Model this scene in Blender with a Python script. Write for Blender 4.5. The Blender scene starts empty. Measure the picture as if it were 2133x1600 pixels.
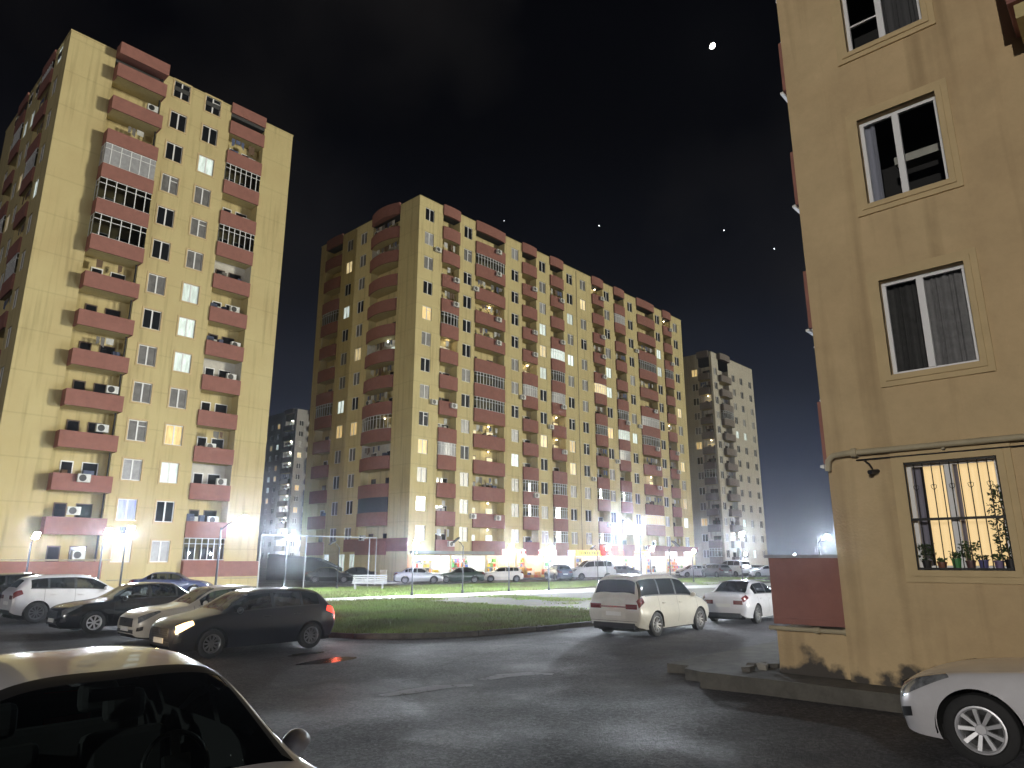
import bpy, bmesh, math, random
import numpy as np
from mathutils import Vector, Matrix, noise as mnoise
R=math.radians
rnd=random.Random(7)
scene=bpy.context.scene
# ------------------------------------------------------------------ camera, world, sun, exposure
# world X and Y run along the street grid; the camera looks 42.7 deg from X, tilted up 14 deg
FPX=1455.0; PITCH=math.atan(365/FPX); CAMH=2.2; HEAD=R(42.7)
cd=bpy.data.cameras.new('camera'); cam=bpy.data.objects.new('camera',cd); scene.collection.objects.link(cam)
cam.location=(0,0,CAMH); cam.rotation_euler=(R(90)+PITCH,0,HEAD-R(90))
cd.sensor_width=36; cd.lens=36*FPX/2133; cd.clip_start=.05; cd.clip_end=9000
scene.camera=cam
SUN_EL=2.5; SUN_DIR=Vector((-.64,.77,-math.tan(R(SUN_EL)))).normalized()
world=bpy.data.worlds.new('World'); scene.world=world; world.use_nodes=True
wn=world.node_tree.nodes; wl=world.node_tree.links; wn.clear()
wo=wn.new('ShaderNodeOutputWorld'); bg=wn.new('ShaderNodeBackground'); sky=wn.new('ShaderNodeTexSky')
sky.sky_type='NISHITA'; sky.sun_disc=False; sky.sun_elevation=R(-4.0)
sky.sun_rotation=math.atan2(-SUN_DIR.x,-SUN_DIR.y)
sky.air_density=1.2; sky.dust_density=.6; sky.ozone_density=2.5
# thin night cloud and town glow low in the sky, the same all round
geo=wn.new('ShaderNodeTexCoord'); sep=wn.new('ShaderNodeSeparateXYZ'); wl.new(geo.outputs['Generated'],sep.inputs[0])
ramp=wn.new('ShaderNodeValToRGB'); wl.new(sep.outputs['Z'],ramp.inputs[0])
e=ramp.color_ramp.elements; e[0].position=0.0; e[0].color=(.050,.060,.098,1); e[1].position=.55; e[1].color=(.0010,.0010,.0013,1)
x=e.new(.10); x.color=(.030,.038,.066,1); x=e.new(.22); x.color=(.0090,.0115,.020,1); x=e.new(.36); x.color=(.0026,.0030,.0048,1)
nz=wn.new('ShaderNodeTexNoise'); nz.inputs['Scale'].default_value=2.2; nz.inputs['Detail'].default_value=5; wl.new(geo.outputs['Generated'],nz.inputs['Vector'])
nr=wn.new('ShaderNodeValToRGB'); wl.new(nz.outputs['Fac'],nr.inputs[0])
nr.color_ramp.elements[0].position=.45; nr.color_ramp.elements[0].color=(0,0,0,1); nr.color_ramp.elements[1].position=.8; nr.color_ramp.elements[1].color=(.010,.0090,.0080,1)
ad=wn.new('ShaderNodeMixRGB'); ad.blend_type='ADD'; ad.inputs[0].default_value=1; wl.new(ramp.outputs[0],ad.inputs[1]); wl.new(nr.outputs[0],ad.inputs[2])
sc_=wn.new('ShaderNodeMixRGB'); sc_.blend_type='MULTIPLY'; sc_.inputs[0].default_value=1; sc_.inputs[2].default_value=(.05,.05,.05,1); wl.new(sky.outputs[0],sc_.inputs[1])
ad2=wn.new('ShaderNodeMixRGB'); ad2.blend_type='ADD'; ad2.inputs[0].default_value=1; wl.new(ad.outputs[0],ad2.inputs[1]); wl.new(sc_.outputs[0],ad2.inputs[2])
wl.new(ad2.outputs[0],bg.inputs[0]); bg.inputs[1].default_value=1.0; wl.new(bg.outputs[0],wo.inputs[0])
sl=bpy.data.lights.new('sun','SUN'); sl.energy=2.6; sl.angle=R(7); sl.color=(1,.96,.78)
so=bpy.data.objects.new('sun',sl); scene.collection.objects.link(so); so.rotation_euler=SUN_DIR.to_track_quat('-Z','Y').to_euler(); so.location=(60,-60,40)
vs=scene.view_settings; vs.view_transform='Standard'; vs.look='None'; vs.exposure=.15; vs.gamma=1; vs.use_curve_mapping=False
cy=scene.cycles; cy.use_denoising=True; cy.denoiser='OPENIMAGEDENOISE'; cy.max_bounces=6; cy.diffuse_bounces=3; cy.glossy_bounces=3; cy.transmission_bounces=4; cy.transparent_max_bounces=10; cy.volume_bounces=0
cy.sample_clamp_indirect=4; cy.sample_clamp_direct=0; cy.use_light_tree=True; cy.caustics_reflective=False; cy.caustics_refractive=False
LAMPW=900.0

# ------------------------------------------------------------------ helpers
col=scene.collection
FW=Vector((math.cos(HEAD),math.sin(HEAD),0)); RT=Vector((math.sin(HEAD),-math.cos(HEAD),0))
def ray(px,py):
    u=(px-1066.5)/FPX; v=(800-py)/FPX; c,s=math.cos(PITCH),math.sin(PITCH)
    return FW*(c-v*s)+RT*u+Vector((0,0,s+v*c))
def at_z(px,py,z=0.):
    d=ray(px,py); return Vector((0,0,CAMH))+d*((z-CAMH)/d.z)
def at_x(px,py,X):
    d=ray(px,py); return Vector((0,0,CAMH))+d*(X/d.x)
def at_y(px,py,Y):
    d=ray(px,py); return Vector((0,0,CAMH))+d*(Y/d.y)
def ss(t): t=max(0,min(1,t)); return t*t*(3-2*t)
def gz(x,y): return .2*ss((x-5)/5)*ss((10-y)/5)      # the yard rises a little towards the near block

class MB:
    def __init__(s): s.v=[]; s.f=[]; s.m=[]
    def face(s,pts,mi=0):
        n=len(s.v); s.v+= [tuple(p) for p in pts]; s.f.append(tuple(range(n,n+len(pts)))); s.m.append(mi); return s
    def box(s,x0,x1,y0,y1,z0,z1,mi=0,mat=None):
        n=len(s.v); P=[(x,y,z) for z in (z0,z1) for y in (y0,y1) for x in (x0,x1)]
        if mat is not None: P=[tuple(mat@Vector(p)) for p in P]
        s.v+=P
        for q in ((0,2,3,1),(4,5,7,6),(0,1,5,4),(2,6,7,3),(0,4,6,2),(1,3,7,5)): s.f.append(tuple(n+i for i in q)); s.m.append(mi)
        return s
    def tube(s,pts,r,n=8,mi=0,cap=True):
        pts=[Vector(p) for p in pts]; rr=r if isinstance(r,(list,tuple)) else [r]*len(pts); base=len(s.v)
        for k,p in enumerate(pts):
            t=(pts[min(k+1,len(pts)-1)]-pts[max(k-1,0)]).normalized()
            a=t.orthogonal().normalized() if abs(t.z)<.95 else t.cross(Vector((0,1,0))).normalized()
            if abs(t.z)<.95: a=t.cross(Vector((0,0,1))).normalized()
            b=t.cross(a)
            for i in range(n):
                w=2*math.pi*i/n; s.v.append(tuple(p+(a*math.cos(w)+b*math.sin(w))*rr[k]))
        for k in range(len(pts)-1):
            for i in range(n):
                j=(i+1)%n; s.f.append((base+k*n+i,base+k*n+j,base+(k+1)*n+j,base+(k+1)*n+i)); s.m.append(mi)
        if cap:
            s.f.append(tuple(base+i for i in range(n))[::-1]); s.m.append(mi)
            s.f.append(tuple(base+(len(pts)-1)*n+i for i in range(n))); s.m.append(mi)
        return s
    def lathe(s,prof,n=24,mi=0,o=(0,0,0),axis='y',close=False):
        base=len(s.v); m=len(prof)
        for i in range(n):
            w=2*math.pi*i/n
            for r,h in prof:
                if axis=='y': s.v.append((o[0]+r*math.cos(w),o[1]+h,o[2]+r*math.sin(w)))
                elif axis=='z': s.v.append((o[0]+r*math.cos(w),o[1]+r*math.sin(w),o[2]+h))
        for i in range(n):
            j=(i+1)%n
            for k in range(m if close else m-1):
                l=(k+1)%m; s.f.append((base+i*m+k,base+i*m+l,base+j*m+l,base+j*m+k)); s.m.append(mi)
        return s
    def mesh(s,name,mats,smooth=False,fix=True):
        me=bpy.data.meshes.new(name); me.from_pydata(s.v,[],s.f)
        for m in (mats if isinstance(mats,(list,tuple)) else [mats]): me.materials.append(m)
        me.polygons.foreach_set('material_index',s.m)
        if smooth: me.polygons.foreach_set('use_smooth',[True]*len(s.f))
        if fix:
            bm=bmesh.new(); bm.from_mesh(me); bmesh.ops.remove_doubles(bm,verts=bm.verts,dist=1e-4); bmesh.ops.recalc_face_normals(bm,faces=bm.faces); bm.to_mesh(me); bm.free()
        if smooth:
            try: me.set_sharp_from_angle(angle=R(38))
            except Exception: pass
        return me
    def build(s,name,mats,parent=None,loc=(0,0,0),rz=0,smooth=False,fix=True,bevel=0):
        o=ob(name,s.mesh(name,mats,smooth,fix),parent,loc,rz)
        if bevel:
            b=o.modifiers.new('bevel','BEVEL'); b.width=bevel; b.segments=2; b.limit_method='ANGLE'
        return o
def ob(name,me,parent=None,loc=(0,0,0),rz=0):
    o=bpy.data.objects.new(name,me); col.objects.link(o); o.location=loc; o.rotation_euler=(0,0,rz)
    if parent: o.parent=parent
    return o
def tag(o,label,cat,group=None):
    o['label']=label; o['category']=cat
    if group: o['group']=group
    return o
def root(name,label,cat,loc=(0,0,0),rz=0,group=None):
    return tag(ob(name,None,None,loc,rz),label,cat,group)
def struct(o,kind='structure'): o['kind']=kind; return o
def copy_tree(o,parent=None):
    c=o.copy(); col.objects.link(c); c.parent=parent
    for ch in list(o.children): copy_tree(ch,c)
    return c

# ------------------------------------------------------------------ materials
def mat(name,c,rough=.6,metal=0,emit=None,es=0,coat=0,spec=.5,var=0,vscale=3,bump=0,bscale=60,var2=None,trans=0):
    m=bpy.data.materials.new(name); m.use_nodes=True; nt=m.node_tree; p=nt.nodes['Principled BSDF']
    p.inputs['Base Color'].default_value=(*c,1); p.inputs['Roughness'].default_value=rough; p.inputs['Metallic'].default_value=metal
    p.inputs['Specular IOR Level'].default_value=spec
    if coat: p.inputs['Coat Weight'].default_value=coat; p.inputs['Coat Roughness'].default_value=.06
    if emit: p.inputs['Emission Color'].default_value=(*emit,1); p.inputs['Emission Strength'].default_value=es
    if var or bump:
        tc=nt.nodes.new('ShaderNodeTexCoord')
    if var:
        n=nt.nodes.new('ShaderNodeTexNoise'); n.inputs['Scale'].default_value=vscale; n.inputs['Detail'].default_value=6; n.inputs['Roughness'].default_value=.65
        oi=nt.nodes.new('ShaderNodeObjectInfo'); va=nt.nodes.new('ShaderNodeVectorMath'); va.operation='ADD'; mu=nt.nodes.new('ShaderNodeMath'); mu.operation='MULTIPLY'; mu.inputs[1].default_value=91.0
        nt.links.new(oi.outputs['Random'],mu.inputs[0]); nt.links.new(tc.outputs['Object'],va.inputs[0]); nt.links.new(mu.outputs[0],va.inputs[1]); nt.links.new(va.outputs[0],n.inputs['Vector'])
        r=nt.nodes.new('ShaderNodeValToRGB'); r.color_ramp.elements[0].position=.3; r.color_ramp.elements[1].position=.7
        c2=var2 or tuple(x*(1-var) for x in c)
        r.color_ramp.elements[0].color=(*c2,1); r.color_ramp.elements[1].color=(*[min(1,x*(1+var*.35)) for x in c],1)
        nt.links.new(n.outputs['Fac'],r.inputs[0]); nt.links.new(r.outputs[0],p.inputs['Base Color'])
    if bump:
        n2=nt.nodes.new('ShaderNodeTexNoise'); n2.inputs['Scale'].default_value=bscale; n2.inputs['Detail'].default_value=4
        nt.links.new(tc.outputs['Object'],n2.inputs['Vector'])
        b=nt.nodes.new('ShaderNodeBump'); b.inputs['Strength'].default_value=bump; b.inputs['Distance'].default_value=.02
        nt.links.new(n2.outputs['Fac'],b.inputs['Height']); nt.links.new(b.outputs[0],p.inputs['Normal'])
    return m
def wallmat(name,c,stain=(.6,.58,.55),dirt_h=0,joints=3.0,mott=0):
    """rendered wall: blotches, vertical runs and (dirt_h) flaked dark patches along the foot"""
    m=mat(name,c,rough=.92,spec=.2,bump=.25,bscale=25); nt=m.node_tree; N=nt.nodes; L=nt.links; p=N['Principled BSDF']
    tc=N.new('ShaderNodeTexCoord')
    a=N.new('ShaderNodeTexNoise'); a.inputs['Scale'].default_value=.35; a.inputs['Detail'].default_value=7; a.inputs['Roughness'].default_value=.6; L.new(tc.outputs['Object'],a.inputs[0])
    mp=N.new('ShaderNodeMapping'); mp.inputs['Scale'].default_value=(1.6,1.6,.09); L.new(tc.outputs['Object'],mp.inputs[0])
    b=N.new('ShaderNodeTexNoise'); b.inputs['Scale'].default_value=1.6; b.inputs['Detail'].default_value=5; L.new(mp.outputs[0],b.inputs[0])
    r1=N.new('ShaderNodeMapRange'); r1.inputs[1].default_value=.35; r1.inputs[2].default_value=.75; r1.inputs[3].default_value=0; r1.inputs[4].default_value=.75; L.new(a.outputs[0],r1.inputs[0])
    r2=N.new('ShaderNodeMapRange'); r2.inputs[1].default_value=.52; r2.inputs[2].default_value=.8; r2.inputs[3].default_value=0; r2.inputs[4].default_value=.9; L.new(b.outputs[0],r2.inputs[0])
    mx=N.new('ShaderNodeMixRGB'); mx.inputs[1].default_value=(*c,1); mx.inputs[2].default_value=(*[x*s for x,s in zip(c,(.86,.80,.78))],1); L.new(r1.outputs[0],mx.inputs[0])
    m2=N.new('ShaderNodeMixRGB'); m2.blend_type='MULTIPLY'; m2.inputs[2].default_value=(*stain,1); L.new(r2.outputs[0],m2.inputs[0]); L.new(mx.outputs[0],m2.inputs[1])
    last=m2
    if mott:   # coarse plaster mottling and hairline runs
        q=N.new('ShaderNodeTexNoise'); q.inputs['Scale'].default_value=1.1; q.inputs['Detail'].default_value=9; q.inputs['Roughness'].default_value=.72; L.new(tc.outputs['Object'],q.inputs[0])
        qr=N.new('ShaderNodeMapRange'); qr.inputs[1].default_value=.32; qr.inputs[2].default_value=.68; qr.inputs[3].default_value=.86; qr.inputs[4].default_value=1.07; L.new(q.outputs[0],qr.inputs[0])
        q2=N.new('ShaderNodeMixRGB'); q2.blend_type='MULTIPLY'; q2.inputs[0].default_value=1; L.new(last.outputs[0],q2.inputs[1]); L.new(qr.outputs[0],q2.inputs[2]); last=q2
    if joints: # a faint day joint in the render at every storey
        sp0=N.new('ShaderNodeSeparateXYZ'); L.new(tc.outputs['Object'],sp0.inputs[0]); md=N.new('ShaderNodeMath'); md.operation='PINGPONG'; md.inputs[1].default_value=joints/2; L.new(sp0.outputs[2],md.inputs[0])
        jr=N.new('ShaderNodeMapRange'); jr.inputs[1].default_value=.03; jr.inputs[2].default_value=.07; jr.inputs[3].default_value=.88; jr.inputs[4].default_value=1; L.new(md.outputs[0],jr.inputs[0])
        j2=N.new('ShaderNodeMixRGB'); j2.blend_type='MULTIPLY'; j2.inputs[0].default_value=1; L.new(last.outputs[0],j2.inputs[1]); L.new(jr.outputs[0],j2.inputs[2]); last=j2
    if dirt_h:
        sp=N.new('ShaderNodeSeparateXYZ'); L.new(tc.outputs['Object'],sp.inputs[0])
        d=N.new('ShaderNodeTexNoise'); d.inputs['Scale'].default_value=1.9; d.inputs['Detail'].default_value=5; L.new(tc.outputs['Object'],d.inputs[0])
        mr=N.new('ShaderNodeMapRange'); mr.inputs[1].default_value=dirt_h; mr.inputs[2].default_value=dirt_h+.55; mr.inputs[3].default_value=.18; mr.inputs[4].default_value=-.26; L.new(sp.outputs[2],mr.inputs[0])
        ad=N.new('ShaderNodeMath'); ad.operation='ADD'; L.new(d.outputs[0],ad.inputs[0]); L.new(mr.outputs[0],ad.inputs[1])
        st=N.new('ShaderNodeMapRange'); st.inputs[1].default_value=.57; st.inputs[2].default_value=.66; L.new(ad.outputs[0],st.inputs[0])
        m3=N.new('ShaderNodeMixRGB'); m3.inputs[2].default_value=(.075,.066,.058,1); L.new(st.outputs[0],m3.inputs[0]); L.new(last.outputs[0],m3.inputs[1]); last=m3
    L.new(last.outputs[0],p.inputs['Base Color']); return m
def glassmat(name,tint,refl=1.0):
    m=bpy.data.materials.new(name); m.use_nodes=True; nt=m.node_tree; N=nt.nodes; N.clear()
    o=N.new('ShaderNodeOutputMaterial'); mix=N.new('ShaderNodeMixShader'); t=N.new('ShaderNodeBsdfTransparent'); g=N.new('ShaderNodeBsdfGlossy'); f=N.new('ShaderNodeFresnel')
    t.inputs[0].default_value=(*tint,1); g.inputs['Roughness'].default_value=.02; g.inputs[0].default_value=(refl,refl,refl,1); f.inputs[0].default_value=1.5
    nt.links.new(f.outputs[0],mix.inputs[0]); nt.links.new(t.outputs[0],mix.inputs[1]); nt.links.new(g.outputs[0],mix.inputs[2]); nt.links.new(mix.outputs[0],o.inputs[0]); return m
def litmat(name,c,s,fold=0,scale=14):
    """lit window or light box: emission with soft curtain folds"""
    m=bpy.data.materials.new(name); m.use_nodes=True; nt=m.node_tree; N=nt.nodes; L=nt.links; p=N['Principled BSDF']
    p.inputs['Base Color'].default_value=(*[x*.5 for x in c],1); p.inputs['Roughness'].default_value=.4; p.inputs['Emission Strength'].default_value=s
    p.inputs['Emission Color'].default_value=(*c,1)
    if fold:
        tc=N.new('ShaderNodeTexCoord'); mp=N.new('ShaderNodeMapping'); mp.inputs['Scale'].default_value=(scale*.6,scale*.6,1.6); L.new(tc.outputs['Object'],mp.inputs[0])
        oi=N.new('ShaderNodeObjectInfo'); mu=N.new('ShaderNodeMath'); mu.operation='MULTIPLY'; mu.inputs[1].default_value=77.0; L.new(oi.outputs['Random'],mu.inputs[0]); L.new(mu.outputs[0],mp.inputs['Location'])
        mr=N.new('ShaderNodeMapRange'); mr.inputs[3].default_value=s*.45; mr.inputs[4].default_value=s*1.15; L.new(oi.outputs['Random'],mr.inputs[0]); L.new(mr.outputs[0],p.inputs['Emission Strength'])
        n=N.new('ShaderNodeTexNoise'); n.inputs['Scale'].default_value=.7; n.inputs['Detail'].default_value=3; L.new(mp.outputs[0],n.inputs[0])
        r=N.new('ShaderNodeValToRGB'); r.color_ramp.elements[0].position=.3; r.color_ramp.elements[0].color=(*[x*(1-fold) for x in c],1); r.color_ramp.elements[1].position=.62; r.color_ramp.elements[1].color=(*c,1)
        L.new(n.outputs[0],r.inputs[0]); L.new(r.outputs[0],p.inputs['Emission Color'])
    return m
YEL=(.53,.445,.235)
m_wall=wallmat('yellow_render',YEL)
m_wall_mid=wallmat('pale_yellow_render',(.60,.515,.275))
m_wall_near=wallmat('ochre_render_near',(.56,.425,.245),dirt_h=.46,joints=0,mott=1)
m_wall_grey=wallmat('grey_render',(.52,.49,.42))
m_wall_far=wallmat('dull_grey_render',(.36,.35,.34))
m_red=mat('red_brown_render',(.280,.130,.108),rough=.9,spec=.2,var=.18,vscale=2.0,bump=.15)
m_red_grey=mat('faded_red_render',(.20,.17,.155),rough=.9,spec=.2,var=.2,vscale=2.0)
m_white=mat('white_pvc',(.74,.74,.75),rough=.45)
m_surr=mat('ochre_moulding',(.54,.415,.235),rough=.9,spec=.2,var=.1)
m_gdark=mat('dark_window_glass',(.012,.013,.016),rough=.08,spec=.6)
m_gcur=mat('grey_net_curtain_glass',(.17,.165,.165),rough=.3,var=.45,vscale=2.2)
m_gpale=mat('pale_blind_glass',(.34,.34,.36),rough=.3,var=.3,vscale=2.5)
m_lw=litmat('lit_window_white',(.80,.92,.86),.95,.6)
m_lwarm=litmat('lit_window_warm',(1.0,.72,.30),.8,.6)
m_lyel=litmat('lit_window_yellow',(1.0,.80,.42),.75,.6)
m_lblue=litmat('lit_window_blue',(.36,.42,1.0),.75,.55)
m_door=mat('brown_balcony_door',(.10,.06,.04),rough=.5,var=.3)
m_slab=mat('ochre_soffit',(.50,.41,.20),rough=.9,var=.15)
m_back_w=mat('white_plaster',(.55,.52,.47),rough=.9,var=.15)
m_ac=mat('air_conditioner_casing',(.62,.62,.60),rough=.5,var=.15,vscale=8)
m_black=mat('black_plastic',(.014,.014,.016),rough=.45)
m_rub=mat('tyre_rubber',(.018,.018,.019),rough=.8,var=.3,vscale=20)
m_steel=mat('galvanised_steel',(.38,.38,.40),rough=.45,metal=.7,var=.2)
m_post=mat('dark_painted_post',(.016,.018,.022),rough=.5,metal=.3)
m_lamp=mat('lamp_led_panel',(.9,.9,.9),emit=(.80,.90,1.0),es=260)
m_pipe=mat('painted_gas_pipe',(.42,.36,.24),rough=.6,var=.2)
m_iron=mat('black_iron',(.012,.012,.012),rough=.5,metal=.4)
m_bulb=mat('balcony_bulb',(1,1,1),emit=(1,.84,.55),es=30)
m_bulbw=mat('balcony_bulb_white',(1,1,1),emit=(.95,1,.95),es=30)
m_bulbs=mat('stair_light',(1,1,1),emit=(.95,1,.92),es=220)
m_roof=mat('roof_bitumen',(.05,.05,.05),rough=.95)
# ------------------------------------------------------------------ ground, roads, grass
def asphalt():
    m=bpy.data.materials.new('asphalt'); m.use_nodes=True; nt=m.node_tree; N=nt.nodes; L=nt.links; p=N['Principled BSDF']
    tc=N.new('ShaderNodeTexCoord')
    def noise(sc,det,rough=.6,vec=None):
        n=N.new('ShaderNodeTexNoise'); n.inputs['Scale'].default_value=sc; n.inputs['Detail'].default_value=det; n.inputs['Roughness'].default_value=rough
        L.new(vec or tc.outputs['Object'],n.inputs[0]); return n.outputs[0]
    def rng(s,a,b,c,d):
        r=N.new('ShaderNodeMapRange'); r.inputs[1].default_value=a; r.inputs[2].default_value=b; r.inputs[3].default_value=c; r.inputs[4].default_value=d; L.new(s,r.inputs[0]); return r.outputs[0]
    big=noise(.16,5); mid=noise(1.1,6); fine=noise(38,3,.75)
    # repaired strips of newer asphalt: warped voronoi cells
    wv=N.new('ShaderNodeVectorMath'); wv.operation='ADD'; nn=N.new('ShaderNodeTexNoise'); nn.inputs['Scale'].default_value=.5; L.new(tc.outputs['Object'],nn.inputs[0])
    scv=N.new('ShaderNodeVectorMath'); scv.operation='SCALE'; scv.inputs['Scale'].default_value=1.6; L.new(nn.outputs['Color'],scv.inputs[0]); L.new(tc.outputs['Object'],wv.inputs[0]); L.new(scv.outputs[0],wv.inputs[1])
    vo=N.new('ShaderNodeTexVoronoi'); vo.inputs['Scale'].default_value=.13; L.new(wv.outputs[0],vo.inputs['Vector'])
    bw=N.new('ShaderNodeRGBToBW'); L.new(vo.outputs['Color'],bw.inputs[0])
    ve=N.new('ShaderNodeTexVoronoi'); ve.feature='DISTANCE_TO_EDGE'; ve.inputs['Scale'].default_value=.13; L.new(wv.outputs[0],ve.inputs['Vector'])
    v=N.new('ShaderNodeMath'); v.operation='MULTIPLY'; L.new(rng(big,.3,.7,.85,1.15),v.inputs[0]); L.new(rng(mid,.3,.7,.72,1.25),v.inputs[1])
    v2=N.new('ShaderNodeMath'); v2.operation='MULTIPLY'; L.new(v.outputs[0],v2.inputs[0]); L.new(rng(fine,.3,.7,.35,1.75),v2.inputs[1])
    v3=N.new('ShaderNodeMath'); v3.operation='MULTIPLY'; L.new(v2.outputs[0],v3.inputs[0]); L.new(rng(bw.outputs[0],.2,.8,.80,1.2),v3.inputs[1])
    v4=N.new('ShaderNodeMath'); v4.operation='MULTIPLY'; L.new(v3.outputs[0],v4.inputs[0]); L.new(rng(ve.outputs['Distance'],0,.012,.6,1),v4.inputs[1])
    # oil spots
    oil=N.new('ShaderNodeTexVoronoi'); oil.inputs['Scale'].default_value=.55; oil.inputs['Randomness'].default_value=1; L.new(wv.outputs[0],oil.inputs['Vector'])
    v5=N.new('ShaderNodeMath'); v5.operation='MULTIPLY'; L.new(v4.outputs[0],v5.inputs[0]); L.new(rng(oil.outputs['Distance'],.10,.22,.55,1),v5.inputs[1])
    sp_=N.new('ShaderNodeTexVoronoi'); sp_.inputs['Scale'].default_value=24; L.new(tc.outputs['Object'],sp_.inputs['Vector']); sb=N.new('ShaderNodeRGBToBW'); L.new(sp_.outputs['Color'],sb.inputs[0])
    v6=N.new('ShaderNodeMath'); v6.operation='MULTIPLY'; L.new(v5.outputs[0],v6.inputs[0]); L.new(rng(sb.outputs[0],.25,.85,.55,1.6),v6.inputs[1])
    c=N.new('ShaderNodeMixRGB'); c.blend_type='MULTIPLY'; c.inputs[0].default_value=1; c.inputs[1].default_value=(.058,.054,.059,1)
    L.new(v6.outputs[0],c.inputs[2]); L.new(c.outputs[0],p.inputs['Base Color'])
    L.new(rng(noise(.35,5),.35,.62,.56,.86),p.inputs['Roughness'])
    b=N.new('ShaderNodeBump'); b.inputs['Strength'].default_value=.8; b.inputs['Distance'].default_value=.02
    mxh=N.new('ShaderNodeMath'); mxh.operation='MULTIPLY_ADD'; mxh.inputs[1].default_value=3; L.new(mid,mxh.inputs[0]); L.new(fine,mxh.inputs[2]); L.new(mxh.outputs[0],b.inputs['Height']); L.new(b.outputs[0],p.inputs['Normal'])
    return m
m_asph=asphalt()
m_soil=mat('bare_soil',(.085,.075,.052),rough=.95,var=.4,vscale=1.3,bump=.8,bscale=12)
m_conc=mat('worn_concrete',(.27,.255,.225),rough=.9,var=.3,vscale=1.6,bump=.4,bscale=30)
m_kerb=mat('kerb_concrete',(.110,.102,.088),rough=.9,var=.55,vscale=2.5,bump=.3)
m_pave=mat('pale_path_paving',(.42,.41,.36),rough=.85,var=.2,vscale=2,bump=.2)
def axis(c,lo,hi,far):
    a=list(np.arange(lo,hi+.01,c)); return sorted(set([-far,-far/3,-far/9]+a+[far/9,far/3,far]))
gx=axis(1.0,-20,40,2400); gy=axis(1.0,-20,40,2400)
g=MB(); g.v=[(x,y,gz(x,y)-.002) for y in gy for x in gx]; nxg=len(gx)
for j in range(len(gy)-1):
    for i in range(nxg-1): g.f.append((j*nxg+i,j*nxg+i+1,(j+1)*nxg+i+1,(j+1)*nxg+i)); g.m.append(0)
struct(g.build('ground',m_asph,smooth=True))
# the green island between the yard and the shops: a raised bed of soil with a kerb round it
edge=[(12.2,58),(12.0,34),(12.0,19.2),(12.5,17.6),(13.6,16.5),(15.4,15.6),(17.6,15.25),(20.8,15.1),(27,15.0),(34,14.2),(60,9.5),(95,3.0),(95,36),(60,41.5),(30,46.5),(24,48),(22,51),(16,52)]
edge=[p for p in edge if p[0]>12.05 or p[1]<30]
def near_edge(x,y):
    return min(math.hypot(x-a,y-b) for a,b in edge)
isl=MB()
N_=len(edge)
isl.face([(x,y,.11) for x,y in edge])
o=isl.build('soil_bed',m_soil,fix=False); struct(o)
for k in range(N_):                       # kerb stones, one object each along the near side
    a=Vector((*edge[k],0)); b=Vector((*edge[(k+1)%N_],0)); L_=(b-a).length
    if L_<.05: continue
    vis=min(a.length,b.length)<26
    n=max(1,int(L_/(1.0 if vis else 30))); ang=math.atan2(b.y-a.y,b.x-a.x)
    for i in range(n):
        p=a.lerp(b,i/n); l=L_/n; kb=MB().box(.008,l-.008,-.07,.07,-.03,.135+rnd.uniform(-.012,.012))
        q=kb.build('kerb_stone',m_kerb,bpy.data.objects['soil_bed'],(p.x,p.y,0),ang)
# paved path across the island
pa=[(13,35.6),(23.2,34.6),(42.7,31.8),(62,27.6),(95,19.5)]; pb=[(95,15.5),(62,23.4),(38.5,28.7),(21.2,31.8),(13,32.6)]
path=MB().face([(x,y,.125) for x,y in pa+pb]); struct(path.build('footpath',m_pave,fix=False))
# second bare walk from the path to the yard
dirt=MB().face([(x,y,.118) for x,y in [(31.5,30.2),(26.5,22),(22.5,15.6),(33.5,14.8),(38,20),(42,28)]]); struct(dirt.build('trodden_ground',mat('trodden_sand',(.082,.075,.062),rough=.95,var=.4,vscale=.9,bump=.5,bscale=9),fix=False))
# pavement in front of the shops
pv=MB().box(40,110,53.6,57.4,-.02,.14); struct(pv.build('shop_pavement',m_conc))
# worn lane arrows, two strokes of old paint
def worn(name,c,cut):
    m=mat(name,c,rough=.8); nt=m.node_tree; N=nt.nodes; L=nt.links; p=N['Principled BSDF']
    tc=N.new('ShaderNodeTexCoord'); n=N.new('ShaderNodeTexNoise'); n.inputs['Scale'].default_value=5; n.inputs['Detail'].default_value=8; n.inputs['Roughness'].default_value=.75; L.new(tc.outputs['Object'],n.inputs[0])
    r=N.new('ShaderNodeMapRange'); r.inputs[1].default_value=cut; r.inputs[2].default_value=cut+.14; L.new(n.outputs[0],r.inputs[0]); L.new(r.outputs[0],p.inputs['Alpha']); return m
m_paint=worn('worn_road_paint',(.27,.26,.28),.33)
def strip(pts,w,name,m,z=.006,taper=.5):
    s=MB(); P=[Vector((*p,0)) for p in pts]; Ls=[];Rs=[]
    for k,p in enumerate(P):
        t=(P[min(k+1,len(P)-1)]-P[max(k-1,0)]).normalized(); n=Vector((-t.y,t.x,0)); ww=w*(1 if 0<k<len(P)-1 else taper)
        a=p+n*ww; b=p-n*ww; Ls.append((a.x,a.y,gz(a.x,a.y)+z)); Rs.append((b.x,b.y,gz(b.x,b.y)+z))
    for k in range(len(P)-1): s.face([Rs[k],Rs[k+1],Ls[k+1],Ls[k]])
    return struct(s.build(name,m))
g2=lambda px,py: tuple(at_z(px,py))[:2]
strip([g2(795,1450),g2(860,1440),g2(920,1431),g2(985,1428)],.20,'road_marking',m_paint)
strip([g2(1003,1417),g2(1050,1408),g2(1100,1404),g2(1152,1406)],.20,'road_marking',m_paint)
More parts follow.
